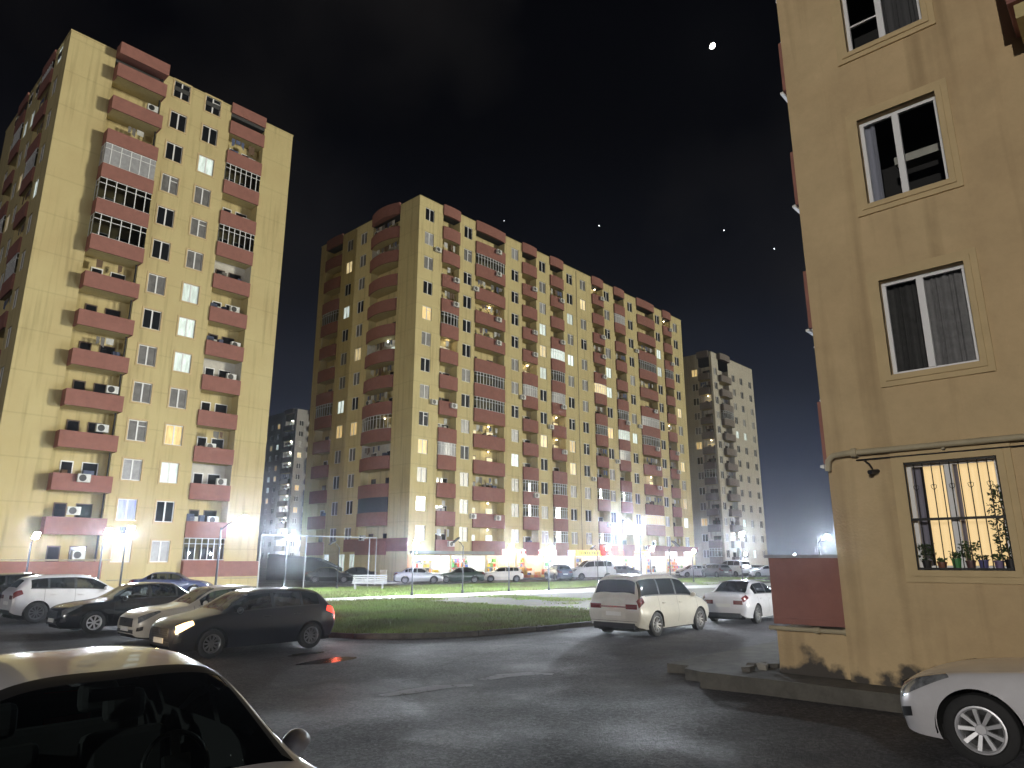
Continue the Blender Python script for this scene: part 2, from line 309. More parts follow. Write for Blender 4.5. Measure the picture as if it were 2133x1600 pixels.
# flat iron cover and tar repairs
m_tar=mat('tar_patch',(.020,.020,.021),rough=.6,var=.3,vscale=2)
strip([g2(640,1425),g2(690,1418),g2(740,1420)],.16,'tar_patch',m_tar,.005,.3)
strip([g2(980,1500),g2(1180,1440),g2(1390,1393)],.03,'tar_seam',m_tar,.005,.3)
strip([g2(560,1560),g2(760,1500),g2(980,1500)],.025,'tar_seam',m_tar,.0055,.3)
# puddle by the hatchback and damp streaks
def blob(name,cx,cy,rx,ry,ang,m,z,seed):
    r=random.Random(seed); P=[]
    for k in range(28):
        a=2*math.pi*k/28; f=.75+.3*mnoise.noise(Vector((math.cos(a)*1.3,math.sin(a)*1.3,seed))); x=math.cos(a)*rx*f; y=math.sin(a)*ry*f
        X=cx+x*math.cos(ang)-y*math.sin(ang); Y=cy+x*math.sin(ang)+y*math.cos(ang); P.append((X,Y,gz(X,Y)+z))
    return struct(MB().face(P).build(name,m))
m_wet=mat('standing_water',(.016,.015,.017),rough=.16,spec=.4,bump=.3,bscale=18)
for k,(px_,py_,rx,ry) in enumerate(((690,1376,1.1,.36),(640,1362,.7,.25))):
    q=at_z(px_,py_); blob('puddle',q.x,q.y,rx,ry,.1,m_wet,.0045,k)
# raised apron round the near block
ap=MB()
def prism(mb,poly,z0,z1,mi=0):
    mb.face([(x,y,z1) for x,y in poly],mi)
    for k in range(len(poly)):
        a=poly[k]; b=poly[(k+1)%len(poly)]; mb.face([(*a,z0),(*b,z0),(*b,z1),(*a,z1)],mi)
prism(ap,[(11.0,-14),(26,-14),(26,6.0),(11.0,6.0)],-.1,.43)
struct(ap.build('pavement_apron',m_kerb))
ap2=MB(); prism(ap2,[(12.5,6.0),(26,6.0),(26,7.5),(12.5,7.5)],-.1,.27); struct(ap2.build('pavement_apron',m_kerb))
ap3=MB(); prism(ap3,[(11.55,6.04),(12.44,6.04),(12.42,6.9),(11.75,6.7)],-.1,.33); struct(ap3.build('concrete_step',m_kerb))
# broken slab pieces lying on the apron by the corner
for k,(px_,py_) in enumerate(((1590,1392),(1612,1388),(1560,1396),(1640,1394),(1575,1384))):
    q=at_z(px_,py_,.45); s_=MB(); r_=random.Random(k+40); T=Matrix.Rotation(r_.uniform(-.5,.5),4,'Z')@Matrix.Rotation(r_.uniform(-.15,.15),4,'X'); a_,b_=r_.uniform(.08,.2),r_.uniform(.06,.12)
    s_.box(-a_,a_,-b_,b_,-.02,r_.uniform(.03,.08),0,T); s_.v=[(x+r_.uniform(-.03,.03),y+r_.uniform(-.03,.03),z) for x,y,z in s_.v]
    tag(s_.build('rubble_piece',m_conc if k in (0,3) else m_kerb,None,(q.x,q.y,.285 if q.y>6 else .445),0,bevel=.008),'broken concrete piece lying on the apron by the ochre corner','rubble','rubble on the apron')
# grass: blades as one uncountable mass
def inpoly(x,y,P):
    c=False; j=len(P)-1
    for i in range(len(P)):
        if (P[i][1]>y)!=(P[j][1]>y) and x<(P[j][0]-P[i][0])*(y-P[i][1])/(P[j][1]-P[i][1])+P[i][0]: c=not c
        j=i
    return c
V=[];F=[]
pth=pa+pb; dpoly=[(31.5,30.2),(26.5,22),(22.5,15.6),(33.5,14.8),(38,20),(42,28)]
rg=np.random.default_rng(3); cnt=0
for _ in range(560000):
    if cnt>=190000: break
    u=rg.random(); y=15.3+36*rg.random(); x=12.3+(22+45*(y>28))*rg.random()
    if not inpoly(x,y,edge) or inpoly(x,y,pth): continue
    nv=mnoise.noise(Vector((x*.28,y*.28,0)))+.6*mnoise.noise(Vector((x*.9,y*.9,3)))
    w=(.52+.48*ss((y-16.0)/6))*(1-.75*inpoly(x,y,dpoly))*(1 if x<24 or y>34 else ss((27-x)/4+ (y-30)/6 +.15))
    if nv*1.35+ (w*1.5-.78)<rg.normal()*.25-.1: continue
    h=.05+.10*rg.random()*(.6+.6*w); a=rg.random()*6.283; b=.018+.018*rg.random(); dx,dy=math.cos(a)*b,math.sin(a)*b
    lx,ly=rg.normal()*.04,rg.normal()*.04; n=len(V)
    V+= [(x-dx,y-dy,.108),(x+dx,y+dy,.108),(x+lx,y+ly,.11+h)]; F.append((n,n+1,n+2)); cnt+=1
me=bpy.data.meshes.new('grass'); me.from_pydata(V,[],F); me.materials.append(mat('grass_blades',(.155,.255,.050),rough=.8,var=.5,vscale=.35,var2=(.135,.120,.060)))
go=ob('grass',me); tag(go,'short patchy grass growing on the island beside the footpath','grass'); go['kind']='stuff'

# ------------------------------------------------------------------ buildings
class Bld:
    def __init__(s,name,label,x0,x1,y0,y1,h,wm):
        s.r=root(name,label,'building',(x0,y0,0)); s.o=Vector((x0,y0,0)); s.x0,s.x1,s.y0,s.y1,s.h,s.wm=x0,x1,y0,y1,h,wm
    def L(s,p): return Vector(p)-s.o
    def face_frame(s,side):
        # side: 'S' faces -Y, 'W' faces -X, 'N' faces +Y, 'E' faces +X
        return {'S':((s.x0,s.y0),(1,0),s.x1-s.x0),'W':((s.x0,s.y1),(0,-1),s.y1-s.y0),'N':((s.x1,s.y1),(-1,0),s.x1-s.x0),'E':((s.x1,s.y0),(0,1),s.y1-s.y0)}[side]
    def P(s,side,u,d,z):
        O,U,W=s.face_frame(side); Y=(-U[1],U[0]); return s.L((O[0]+U[0]*u+Y[0]*d,O[1]+U[1]*u+Y[1]*d,z))
    def rz(s,side): O,U,W=s.face_frame(side); return math.atan2(U[1],U[0])
    def wall(s,side,holes,z0=0,wm=None):
        O,U,W=s.face_frame(side); us=sorted(set([0,W]+[round(h[i],4) for h in holes for i in (0,1)])); zs=sorted(set([z0,s.h]+[round(h[i],4) for h in holes for i in (2,3)]))
        mb=MB()
        for i in range(len(us)-1):
            uc=(us[i]+us[i+1])/2; hh=[h for h in holes if h[0]<uc<h[1]]
            run=None
            for j in range(len(zs)-1):
                zc=(zs[j]+zs[j+1])/2; solid=not any(h[2]<zc<h[3] for h in hh)
                if solid and run is None: run=zs[j]
                if run is not None and (not solid or j==len(zs)-2):
                    top=zs[j+1] if solid else zs[j]
                    mb.face([s.P(side,us[i],0,run),s.P(side,us[i+1],0,run),s.P(side,us[i+1],0,top),s.P(side,us[i],0,top)]); run=None
        for u0,u1,a,b,d in holes:
            if d<=0: continue
            for q in (((u0,a),(u0,b)),((u0,b),(u1,b)),((u1,b),(u1,a)),((u1,a),(u0,a))):
                (p,z),(p2,z2)=q; mb.face([s.P(side,p,0,z),s.P(side,p2,0,z2),s.P(side,p2,d,z2),s.P(side,p,d,z)])
        return ob('wall',mb.mesh('wall',wm or s.wm,fix=False),s.r)
    def roof(s,rim=.5):
        W,D=s.x1-s.x0,s.y1-s.y0
        MB().box(.02,W-.02,.02,D-.02,s.h-.9,s.h-.5).build('roof',m_roof,s.r)
        rm=MB(); t=.25
        rm.box(-.04,W+.04,-.04,t,s.h-.02,s.h+.10); rm.box(-.04,W+.04,D-t,D+.04,s.h-.02,s.h+.10); rm.box(-.04,t,t,D-t,s.h-.02,s.h+.10); rm.box(W-t,W+.04,t,D-t,s.h-.02,s.h+.10)
        rm.build('roof_coping',s.wm,s.r)
_wc={}
def win_mesh(w,h,style,key):
    k=(round(w,2),round(h,2),style,key)
    if k not in _wc:
        f=MB(); t=.065; y0,y1=.07,.13
        f.box(-w/2,w/2,y0,y1,0,t); f.box(-w/2,w/2,y0,y1,h-t,h); f.box(-w/2,-w/2+t,y0,y1,t,h-t); f.box(w/2-t,w/2,y0,y1,t,h-t)
        if style!=2: f.box(-.055,.055,y0-.01,y1+.01,t,h-t)
        if style==1: f.box(.055,w/2-t,y0,y1,h*.72,h*.72+t)
        if style==2: f.box(-w/6-.04,-w/6+.04,y0,y1,t,h-t)
        p=MB().box(-w/2+.02,w/2-.02,.10,.115,.02,h-.02)
        su=MB(); b=.13
        su.box(-w/2-b,w/2+b,-.035,.0,-b,-.0); su.box(-w/2-b,w/2+b,-.035,.0,h,h+b); su.box(-w/2-b,-w/2,-.035,.0,0,h); su.box(w/2,w/2+b,-.035,.0,0,h)
        _wc[k]=(f.mesh('window',m_white),p.mesh('pane',key),su.mesh('surround',m_surr))
    return _wc[k]
def window(b,side,u,z,w,h,m,style=0,surround=True):
    f,p,su=win_mesh(w,h,style,m); o=ob('window',f,b.r,b.P(side,u,0,z),b.rz(side))
    ob('pane',p,o)
    if surround: ob('surround',su,o)
    return o
_bc={}
def bow_path(w,proj,bow,n=9):
    pts=[(-w/2,0)]
    for i in range(n):
        t=-1+2*i/(n-1); pts.append((t*w/2,-proj-bow*(1-t*t)))
    pts.append((w/2,0)); return pts
def bal_mesh(w,proj,bow,ph,dep,H,back,pm):
    k=(round(w,2),proj,bow,round(ph,2),dep,round(H,2),back,pm)
    if k in _bc: return _bc[k]
    P=bow_path(w,proj,bow,9 if bow else 2)
    m=MB(); poly=[(-w/2,dep)]+P+[(w/2,dep)]
    m.face([(x,y,.0) for x,y in poly[::-1]]); m.face([(x,y,.16) for x,y in poly])
    for a,b in zip(P[:-1],P[1:]): m.face([(a[0],a[1],0),(b[0],b[1],0),(b[0],b[1],.16),(a[0],a[1],.16)])
    bk=MB()
    m.face([(-w/2,dep,.16),(w/2,dep,.16),(w/2,dep,H),(-w/2,dep,H)],1)
    for x in (-w/2,w/2): m.face([(x,0,.16),(x,dep,.16),(x,dep,H),(x,0,H)],1)
    sm=m.mesh('balcony',[m_slab,back],fix=False)
    pr=MB(); t=.1; Q=[]
    for k2,(x,y) in enumerate(P):
        Q.append((x*(1-2*t/w),(y+t) if 0<k2<len(P)-1 else y))
    s_=lambda p,f: (p[0]*f,p[1]*f)
    for i in range(len(P)-1):
        a,b=P[i],P[i+1]; c,d=Q[i],Q[i+1]
        e=1.006
        A=(a[0]*e,a[1]-.012); B=(b[0]*e,b[1]-.012)
        if i==0: A=(A[0],a[1])
        if i==len(P)-2: B=(B[0],b[1])
        pr.face([(*A,-.03),(*B,-.03),(*B,ph),(*A,ph)]); pr.face([(*A,ph),(*B,ph),(*d,ph),(*c,ph)]); pr.face([(*d,.16),(*c,.16),(*c,ph),(*d,ph)]); pr.face([(*A,-.03),(*c,-.03),(*d,-.03),(*B,-.03)])
    pm_=pr.mesh('parapet',pm,fix=False)
    gl=MB(); n=max(4,int(w/.55)); zz0,zz1=ph,H-.04
    PP=[(p[0]*(1-.06/w),p[1]+.05) for p in P]
    def along(t):
        seg=[(math.hypot(PP[i+1][0]-PP[i][0],PP[i+1][1]-PP[i][1])) for i in range(len(PP)-1)]; T=sum(seg)*t
        for i,l in enumerate(seg):
            if T<=l+1e-9: f=T/l if l else 0; return (PP[i][0]+(PP[i+1][0]-PP[i][0])*f,PP[i][1]+(PP[i+1][1]-PP[i][1])*f)
            T-=l
        return PP[-1]
    N2=n+2
    for i in range(N2+1):
        x,y=along(i/N2); gl.box(x-.03,x+.03,y-.03,y+.03,zz0,zz1)
    for z in (zz0,zz0+(zz1-zz0)*.72,zz1-.06):
        gl.tube([(*p,z+.03) for p in PP],.03,4)
    pn=MB()
    for a,b in zip(PP[:-1],PP[1:]): pn.face([(*a,zz0),(*b,zz0),(*b,zz1),(*a,zz1)])
    dr=MB(); x=-w*.18 if w<4 else -w*.3
    dr.box(x-.42,x+.42,dep-.06,dep-.005,.18,2.25,0); dr.box(x-.34,x+.34,dep-.07,dep-.061,.9,2.15,1)
    x2=w*.22; dr.box(x2-.55,x2+.55,dep-.06,dep-.005,1.0,2.25,0); dr.box(x2-.48,x2+.48,dep-.07,dep-.061,1.07,2.18,1)
    _bc[k]=(sm,pm_,gl.mesh('glazing',m_white),pn,dr)
    return _bc[k]
_dm={}
def balcony(b,side,u,z,w,proj,bow,ph,dep,H,style='open',lit=None,pm=None,door=0,back=None):
    bmk=bal_mesh(w,proj,bow,ph,dep,H,back or b.wm,pm or m_red); o=ob('balcony',bmk[0],b.r,b.P(side,u,0,z),b.rz(side))
    ob('parapet',bmk[1],o)
    dmk=(id(bmk[4]),door,lit)
    if dmk not in _dm: _dm[dmk]=bmk[4].mesh('balcony_door',[m_white if door else m_door, {None:m_gdark,'dim':m_gcur}.get(lit,m_lyel if lit=='warm' else m_lw)])
    ob('balcony_door',_dm[dmk],o)
    if style!='open':
        gp=(id(bmk[3]),style)
        if gp not in _dm: _dm[gp]=bmk[3].mesh('pane',{'dark':G_BAL,'pale':m_gpale,'blue':m_bluepanel,'litw':m_lw,'lity':m_lyel,'clear':G_BAL}[style],fix=False)
        gg=ob('glazing',bmk[2],o) if style not in ('blue',) else o
        ob('pane' if gg is not o else 'shutter_panel',_dm[gp],gg if gg.parent!=b.r else o)
    rq=random.Random(int(u*13+z*7+ord(side)))
    if style=='open' and rq.random()<.45:
        k='clut%d'%rq.randrange(5)+'_%d'%round(w*10)
        if k not in _dm:
            c=MB()
            for _ in range(rq.randrange(2,5)):
                x=rq.uniform(-w*.42,w*.34); ww=rq.uniform(.25,.7); c.box(x,x+ww,dep-.5,dep-.1,.18,rq.uniform(1.2,2.1),rq.randrange(4))
            if rq.random()<.6:
                x=-w*.4
                while x<w*.36:
                    ww=rq.uniform(.25,.6)
                    if rq.random()<.6: c.face([(x,.05,H-.35),(x+ww,.07,H-.36),(x+ww-.02,.06,H-.35-rq.uniform(.4,.9)),(x+.02,.04,H-.35-rq.uniform(.4,.9))],rq.randrange(4))
                    x+=ww+.06
            _dm[k]=c.mesh('stored_things',CLUT,fix=False)
        ob('stored_things',_dm[k],o)['kind']='stuff'
    if lit in ('warm','white','stair'):
        bb=MB().lathe([(.0,-.07),(.06,-.05),(.08,0),(.06,.05),(0,.07)],8,axis='z')
        k='bulb'+lit
        if k not in _dm: _dm[k]=bb.mesh('balcony_lamp',m_bulb if lit=='warm' else m_bulbs if lit=='stair' else m_bulbw,smooth=True)
        ob('balcony_lamp',_dm[k],o,(w*.1,dep-.45,H-.2))
    return o
CLUT=[mat('clutter_%s'%n,c,rough=.8,var=.3) for n,c in (('brown',(.12,.07,.04)),('white',(.5,.5,.48)),('blue',(.08,.10,.18)),('grey',(.16,.15,.14)))]
G_BAL=glassmat('balcony_glass',(.45,.47,.48)); m_bluepanel=mat('blue_shutter',(.030,.034,.060),rough=.6,var=.2)
def ac_mesh():
    m=MB(); m.box(-.4,.4,-.34,-.04,0,.56); m.box(-.3,-.26,-.06,0,.02,.1,1); m.box(.26,.3,-.06,0,.02,.1,1); m.lathe([(.0,-.346),(.2,-.346),(.22,-.352),(.24,-.346)],16,1,(-.1,0,.28)); return m.mesh('air_conditioner',[m_ac,m_black])
AC=ac_mesh()
def cap(b,side,u,w,z0,z1,proj,bow,pm=None):
    P=bow_path(w+.04,proj,bow,9 if bow else 2); m=MB(); poly=P
    m.face([(x,y,z0) for x,y in poly[::-1]]); m.face([(x,y,z1) for x,y in poly])
    for a,c in zip(P[:-1],P[1:]): m.face([(a[0],a[1],z0),(c[0],c[1],z0),(c[0],c[1],z1),(a[0],a[1],z1)])
    m.face([(-w/2-.02,.0,z0),(w/2+.02,.0,z0),(w/2+.02,.0,z1),(-w/2-.02,.0,z1)])
    return ob('roof_parapet',m.mesh('roof_parapet',pm or m_red),b.r,b.P(side,u,0,0),b.rz(side))
def pick(r):
    x=r.random()
    return m_gdark if x<.52 else m_gcur if x<.86 else m_gpale if x<.93 else (m_lwarm if x<.97 else m_lw)

# --- long block with shops
def long_block():
    b=Bld('apartment_block','long yellow apartment block with lit shops along its ground floor',46.6,106.3,57.5,78.0,43.1,m_wall_mid)
    r=random.Random(21); fl=[4.87+3.03*i for i in range(13)]; holes=[]
    wc=[1.75,7.75,16.4,21.8,28.0,31.0,36.9,43.4,51.6,57.6]
    wc=[1.6,7.8,16.3,21.85,27.85,31.0,37.0,43.4,51.65,57.5]
    bc=[(5.0,2.7),(11.7,5.2),(19.1,2.85),(24.9,2.85),(34.6,2.85),(40.3,2.85),(47.9,5.2),(55.2-.6,2.7)]
    litw={(0,8):m_lwarm,(3,2+2):m_lyel,(3,10-2):m_lyel,(4,10):m_lw,(3,9):m_lw,(4,7+1):m_lw,(2,3):m_lw,(6,5):m_lwarm,(7,5):m_lw,(5,11):m_lyel,(4,3):m_lyel,(9,4):m_lyel,(9,2):m_lyel,(8,10):m_lw,(8,9):m_lw,(6,3+4):m_lw,(6,8):m_lw,(9,7):m_lyel}
    WW,WH=1.35,1.55
    for i,z in enumerate(fl):
        for c,u in enumerate(wc): holes.append((u-WW/2,u+WW/2,z-WH/2,z+WH/2,.12))
    bz=[z-2.2 for z in fl]
    for u,w in bc: holes.append((u-w/2,u+w/2,bz[0],43.0,0))
    shops=[(.8,5.8),(6.1,11.2),(11.5,16.2),(16.6,21.3),(21.7,27.6),(28.0,33.5),(33.9,38.8),(39.2,44.6),(45.0,50.4),(50.8,58.6)]
    for u0,u1 in shops: holes.append((u0,u1,.14,2.62,0))
    b.wall('S',holes)
    for i,z in enumerate(fl):
        for c,u in enumerate(wc):
            m=litw.get((c,i)) or pick(r)
            if i<3 and c<6 and (c,i) not in litw: m=r.choice([m_gcur,m_gdark,m_gcur])
            if m in (m_lwarm,m_lw) and (c,i) not in litw and r.random()<.5: m=m_gcur
            window(b,'S',u,z-WH/2,WW,WH,m,r.choice([0,0,0,1]),surround=False)
            if r.random()<.10: ob('air_conditioner',AC,b.r,b.P('S',u+1.25,0,z-1.3),b.rz('S'))
        for c,(u,w) in enumerate(bc):
            x=r.random(); st='open' if x<.74 else 'dark' if x<.92 else 'pale' if x<.98 else 'lity'
            lit=None
            if (c,i) in ((1,9),(2,7),(1,0),(1,1),(1,3),(1,4),(3,5),(3,4),(7,12),(6,3),(0,7),(7,6),(4,12)): lit='warm' if (c,i)!=(1,0) else 'white'; st='open'
            if (c,i) in ((1,11),): st='dark'
            if (c,i) in ((5,5),(3,8)): st='litw'
            balcony(b,'S',u,bz[i],w,.16,.14,1.55,1.1,3.03,st,lit,door=r.random()<.5)
            if r.random()<.22: ob('air_conditioner',AC,b.r,b.P('S',u+w*.2,-.31,bz[i]+.85),b.rz('S'))
    for u,w in bc: cap(b,'S',u,w,bz[-1]+3.03,43.4,.16,.14)
    # side facing the left block
    holes=[]; W=20.5; u1,u2=78-71.2,78-68.25
    for z in fl:
        for u in (u1,u2): holes.append((u-.65,u+.65,z-.78,z+.78,.12))
    b1=(78-74.7,3.6); b2=(78-63.7,5.3)
    for u,w in (b1,b2): holes.append((u-w/2,u+w/2,bz[0],43.0,0))
    gw=[(5.2,6.3),(8.2,9.4),(10.3,11.3)]
    for u0,u1_ in gw: holes.append((u0,u1_,.9,2.75,.12))
    b.wall('W',holes)
    for i,z in enumerate(fl):
        for c,u in enumerate((u1,u2)):
            m={(0,11):m_lyel,(0,9):m_lw,(0,5):m_lw,(0,4):m_lwarm,(1,4):m_lwarm,(1,7):m_lyel}.get((c,i)) or r.choice([m_gdark,m_gcur,m_gcur])
            window(b,'W',u,z-.78,1.3,1.56,m,0,surround=False)
        balcony(b,'W',b1[0],bz[i],b1[1],.16,.14,1.45,1.1,3.03,'dark' if i in (9,5) else 'open',None,door=i%2)
        balcony(b,'W',b2[0],bz[i],b2[1],.22,.55,1.4,1.1,3.03,{1:'blue',4:'clear'}.get(i,'open'),{7:'white',4:'warm'}.get(i),door=i%2,back=m_back_w if i in (11,7,3) else None)
        if r.random()<.5: ob('air_conditioner',AC,b.r,b.P('W',b2[0]-1.6,.1,bz[i]+1.5),b.rz('W'))
    cap(b,'W',b1[0],b1[1],bz[-1]+3.03,43.4,.16,.14); cap(b,'W',b2[0],b2[1],bz[-1]+3.03,43.5,.22,.55)
    for u0,u1_ in gw: window(b,'W',(u0+u1_)/2,.9,u1_-u0,1.85,m_lw,0,surround=False)
    MB().box(9.2,20.46,-.09,0,3.0,4.35).build('red_band',m_red,b.r,b.P('W',0,0,0),b.rz('W'))
    b.wall('N',[]); b.wall('E',[]); b.roof()
    # expansion joint
    MB().box(29.38,29.46,-.03,.0,2.8,43.0).build('expansion_joint',m_door,b.r,b.P('S',0,0,0),b.rz('S'))
    # shops: room, shelf goods, ceiling light, glazing, fascia sign
    cols=[((.9,.97,1),m_lw),((.92,1,.97),m_lw),((1,.85,.5),m_lyel),((1,.72,.42),m_lyel),((.8,.85,1),m_lw),((1,.86,.6),m_lyel),((.95,.95,.9),m_lw),((1,.9,.7),m_lyel),((.95,.97,1),m_lw),((1,.9,.9),m_lw)]
    signc=[None,None,(1,.8,.3),(1,.92,.8),(.75,.8,1.0),(1,.75,.12),(.9,.1,.06),(1,.8,.25),(.95,.97,1),(.95,.97,1)]
    goods=[mat('goods_%s'%n,c,rough=.6,var=.5,vscale=3) for n,c in (('red',(.5,.06,.04)),('yellow',(.6,.42,.05)),('green',(.08,.3,.08)),('blue',(.06,.12,.4)),('white',(.7,.7,.7)),('orange',(.6,.22,.04)),('dark',(.06,.05,.05)))]
    m_floor=mat('shop_floor_tiles',(.45,.43,.4),rough=.4)
    for k,(u0,u1) in enumerate(shops):
        cc,_=cols[k]; lm=mat('shop_ceiling_light',(.9,.9,.9),emit=cc,es=20)
        w=u1-u0; sh=MB(); d=3.2
        sh.face([(0,0,.14),(w,0,.14),(w,d,.14),(0,d,.14)],1); sh.face([(0,d,.14),(w,d,.14),(w,d,2.62),(0,d,2.62)]); sh.face([(0,0,2.62),(w,0,2.62),(w,d,2.62),(0,d,2.62)])
        for x in (0,w): sh.face([(x,0,.14),(x,d,.14),(x,d,2.62),(x,0,2.62)])
        s_=ob('shop',sh.mesh('shop',[m_back_w,m_floor],fix=False),b.r,b.P('S',u0,0,0),b.rz('S'))
        cl=MB()
        for x in np.arange(.5,w-.3,1.2): cl.box(x,x+.5,.25,d-.4,2.56,2.6)
        cl.build('ceiling_light',lm,s_)
        gd=MB()
        for row in range(2):
            yy=d-.5-row*1.1
            for lvl in range(4 if row==0 else 2):
                x=.15+r.random()*.4
                while x<w-.5:
                    ww=r.uniform(.12,.5); hh=r.uniform(.22,.46)
                    if r.random()<.86: gd.box(x,x+ww,yy,yy+.3,.3+lvl*.52,.3+lvl*.52+hh,r.randrange(7))
                    x+=ww+.03
        x=0
        gd.build('shelf_goods',goods,s_,fix=False)
        fr=MB()
        for x in np.linspace(0,w,int(w/1.25)+1): fr.box(x-.035,x+.035,-.02,.05,.14,2.62)
        fr.box(0,w,-.02,.05,2.5,2.62); fr.box(0,w,-.02,.05,.14,.3)
        f_=fr.build('shop_front',m_white if k%3 else m_steel,s_)
        ob('pane',MB().face([(0,.02,.3),(w,.02,.3),(w,.02,2.5),(0,.02,2.5)]).mesh('pane',glassmat('shop_glass',(.92,.94,.94)),fix=False),f_)
        if signc[k]:
            sm=litmat('shop_sign_light',signc[k],1.8,.35,2.0); MB().box(.05,w-.05,-.22,-.0,2.66,3.32).build('shop_sign',[sm],s_)
            if k in (3,5,7): # lettering too far off to read: dark bars in the light box
                q=MB(); x=.4
                while x<w-.7:
                    l=r.uniform(.15,.4); q.box(x,x+l,-.235,-.222,2.82,3.16); x+=l+r.uniform(.08,.2)
                q.build('sign_lettering',goods[0 if k!=5 else 2],s_)
    # grey canopy over the two big windows, red awning over the last
    MB().box(.3,11.4,-1.3,0,2.72,3.05).build('canopy',mat('canopy_sheet',(.20,.20,.17),rough=.6,var=.2),b.r,b.P('S',0,0,0),b.rz('S'))
    MB().box(45,58.6,-1.2,0,3.4,4.1).build('awning',mat('dark_red_awning',(.17,.03,.035),rough=.7,var=.2),b.r,b.P('S',0,0,0),b.rz('S'))
    MB().box(33.0,35.2,-1.8,-.3,2.7,4.0).build('shop_sign',mat('red_sign_box',(.5,.05,.04),rough=.5,emit=(.8,.06,.03),es=.35),b.r,b.P('S',0,0,0),b.rz('S'))
    # orange corner strip by the first shop
    MB().box(.02,.72,-.05,-.003,.14,2.7).build('corner_panel',mat('orange_panel',(.55,.30,.14),rough=.7,emit=(1,.5,.2),es=.12),b.r,b.P('S',0,0,0),b.rz('S'))
    # pots of fruit crates in front of the warm shop
    return b
long_block()

# --- tall block at the left
def left_block():
    b=Bld('apartment_tower','tall yellow apartment tower with red balconies behind the parked cars',10.7,30.0,57.0,77.0,42.55,m_wall)
    r=random.Random(5); fl=[2.78+3.0*i for i in range(14)]; holes=[]; WW,WH=1.35,1.6
    c1,c2=19.35-10.7,22.1-10.7; bl=(15.9-10.7,3.8); br=(25.45-10.7,3.3)
    for z in fl:
        for u in (c1,c2): holes.append((u-WW/2,u+WW/2,z-WH/2,z+WH/2,.14))
    bz=[z-1.9 for z in fl]
    for u,w in (bl,br): holes.append((u-w/2,u+w/2,bz[0],42.5,0))
    b.wall('S',holes)
    lit={(1,11):m_lw,(1,7):m_lw,(1,6):m_lw,(1,5):m_lw,(1,3):m_lwarm,(1,2):m_lw,(0,0):m_lyel,(0,1):m_lblue,(1,0):m_gpale,(0,2):m_gpale,(0,7):m_gcur,(1,8):m_gcur,(1,9):m_gcur}
    for i,z in enumerate(fl):
        for c,u in enumerate((c1,c2)):
            m=lit.get((c,i)) or (m_gdark if r.random()<.7 else m_gcur)
            window(b,'S',u,z-WH/2,WW,WH,m,1 if r.random()<.2 else 0)
        stl={9:'dark',8:'dark',10:'pale'}.get(i,'open')
        balcony(b,'S',bl[0],bz[i],bl[1],1.0,0,1.16,.9,3.0,stl,None,door=r.random()<.3)
        str_={11:'dark',9:'clear',0:'dark'}.get(i,'open')
        balcony(b,'S',br[0],bz[i],br[1],.14,0,1.25,1.2,3.0,str_,None,door=r.random()<.5,back=m_back_w if i in (2,8,5) else None)
        if i not in (11,9,0,13,4,8): ob('air_conditioner',AC,b.r,b.P('S',br[0]+r.choice([-.2,.6,1.0,.8]),r.uniform(.4,.9),bz[i]+r.uniform(1.0,1.3)),b.rz('S'))
        if i in (2,3,1,0): ob('air_conditioner',AC,b.r,b.P('S',bl[0]+r.uniform(-.6,.8),-.6 if i!=2 else -1.02,bz[i]+(1.33 if i!=2 else .6)),b.rz('S'))
        if i in (12,4): ob('air_conditioner',AC,b.r,b.P('S',bl[0]+1.1,-.5,bz[i]+1.3),b.rz('S'))
    for u,w in (bl,br): cap(b,'S',u,w,41.95,43.0,1.0 if u==bl[0] else .14,0)
    # downpipes beside the balconies
    for u in (bl[0]+bl[1]/2-.16,): MB().tube([(u,-.12,.2),(u,-.12,42.3)],.06,8).build('downpipe',m_post,b.r,b.P('S',0,0,0),b.rz('S'))
    # red band along the ground floor, either side of the window bay
    MB().box(-.1,bl[0]+bl[1]/2,-1.25,-.0,.85,2.05).build('red_band',m_red,b.r,b.P('S',0,0,0),0)
    MB().box(-.06,bl[0]+bl[1]/2,-1.2,-.0,0,.85).build('plinth',m_wall,b.r,b.P('S',0,0,0),0)
    MB().box(br[0]-br[1]/2,19.4,-.42,-.0,.85,2.05).build('red_band',m_red,b.r,b.P('S',0,0,0),0)
    MB().box(br[0]-br[1]/2+.03,19.36,-.40,-.0,0,.85).build('plinth',m_wall,b.r,b.P('S',0,0,0),0)
    MB().tube([(-3,-.2,2.15),(8,-.2,2.15)],.05,6).tube([(7.9,-.1,.72),(19.3,-.46,.72)],.05,6).build('gas_pipe',m_pipe,b.r,b.P('S',0,0,0),0)
    # dim side face
    holes=[]; ws=[4.2,9.0,11.2,17.4]; bs=[(14.4,3.4),(6.6,3.0)]
    for z in fl:
        for u in ws: holes.append((u-.65,u+.65,z-.8,z+.8,.14))
    for u,w in bs: holes.append((u-w/2,u+w/2,bz[0],42.5,0))
    b.wall('W',holes)
    for i,z in enumerate(fl):
        for c,u in enumerate(ws): window(b,'W',u,z-.8,1.3,1.6,m_lw if (c,i) in ((3,13),(2,12),(1,12),(3,9)) else m_lyel if (c,i) in ((2,10),(1,9)) else m_gdark,0,surround=False)
        for u,w in bs: balcony(b,'W',u,bz[i],w,.14,0,1.25,.9,3.0,'open' if (i+int(u))%3 else 'dark',None,door=i%2)
    for u,w in bs: cap(b,'W',u,w,41.95,42.9,.14,0)
    b.wall('N',[]); b.wall('E',[]); b.roof()
left_block()

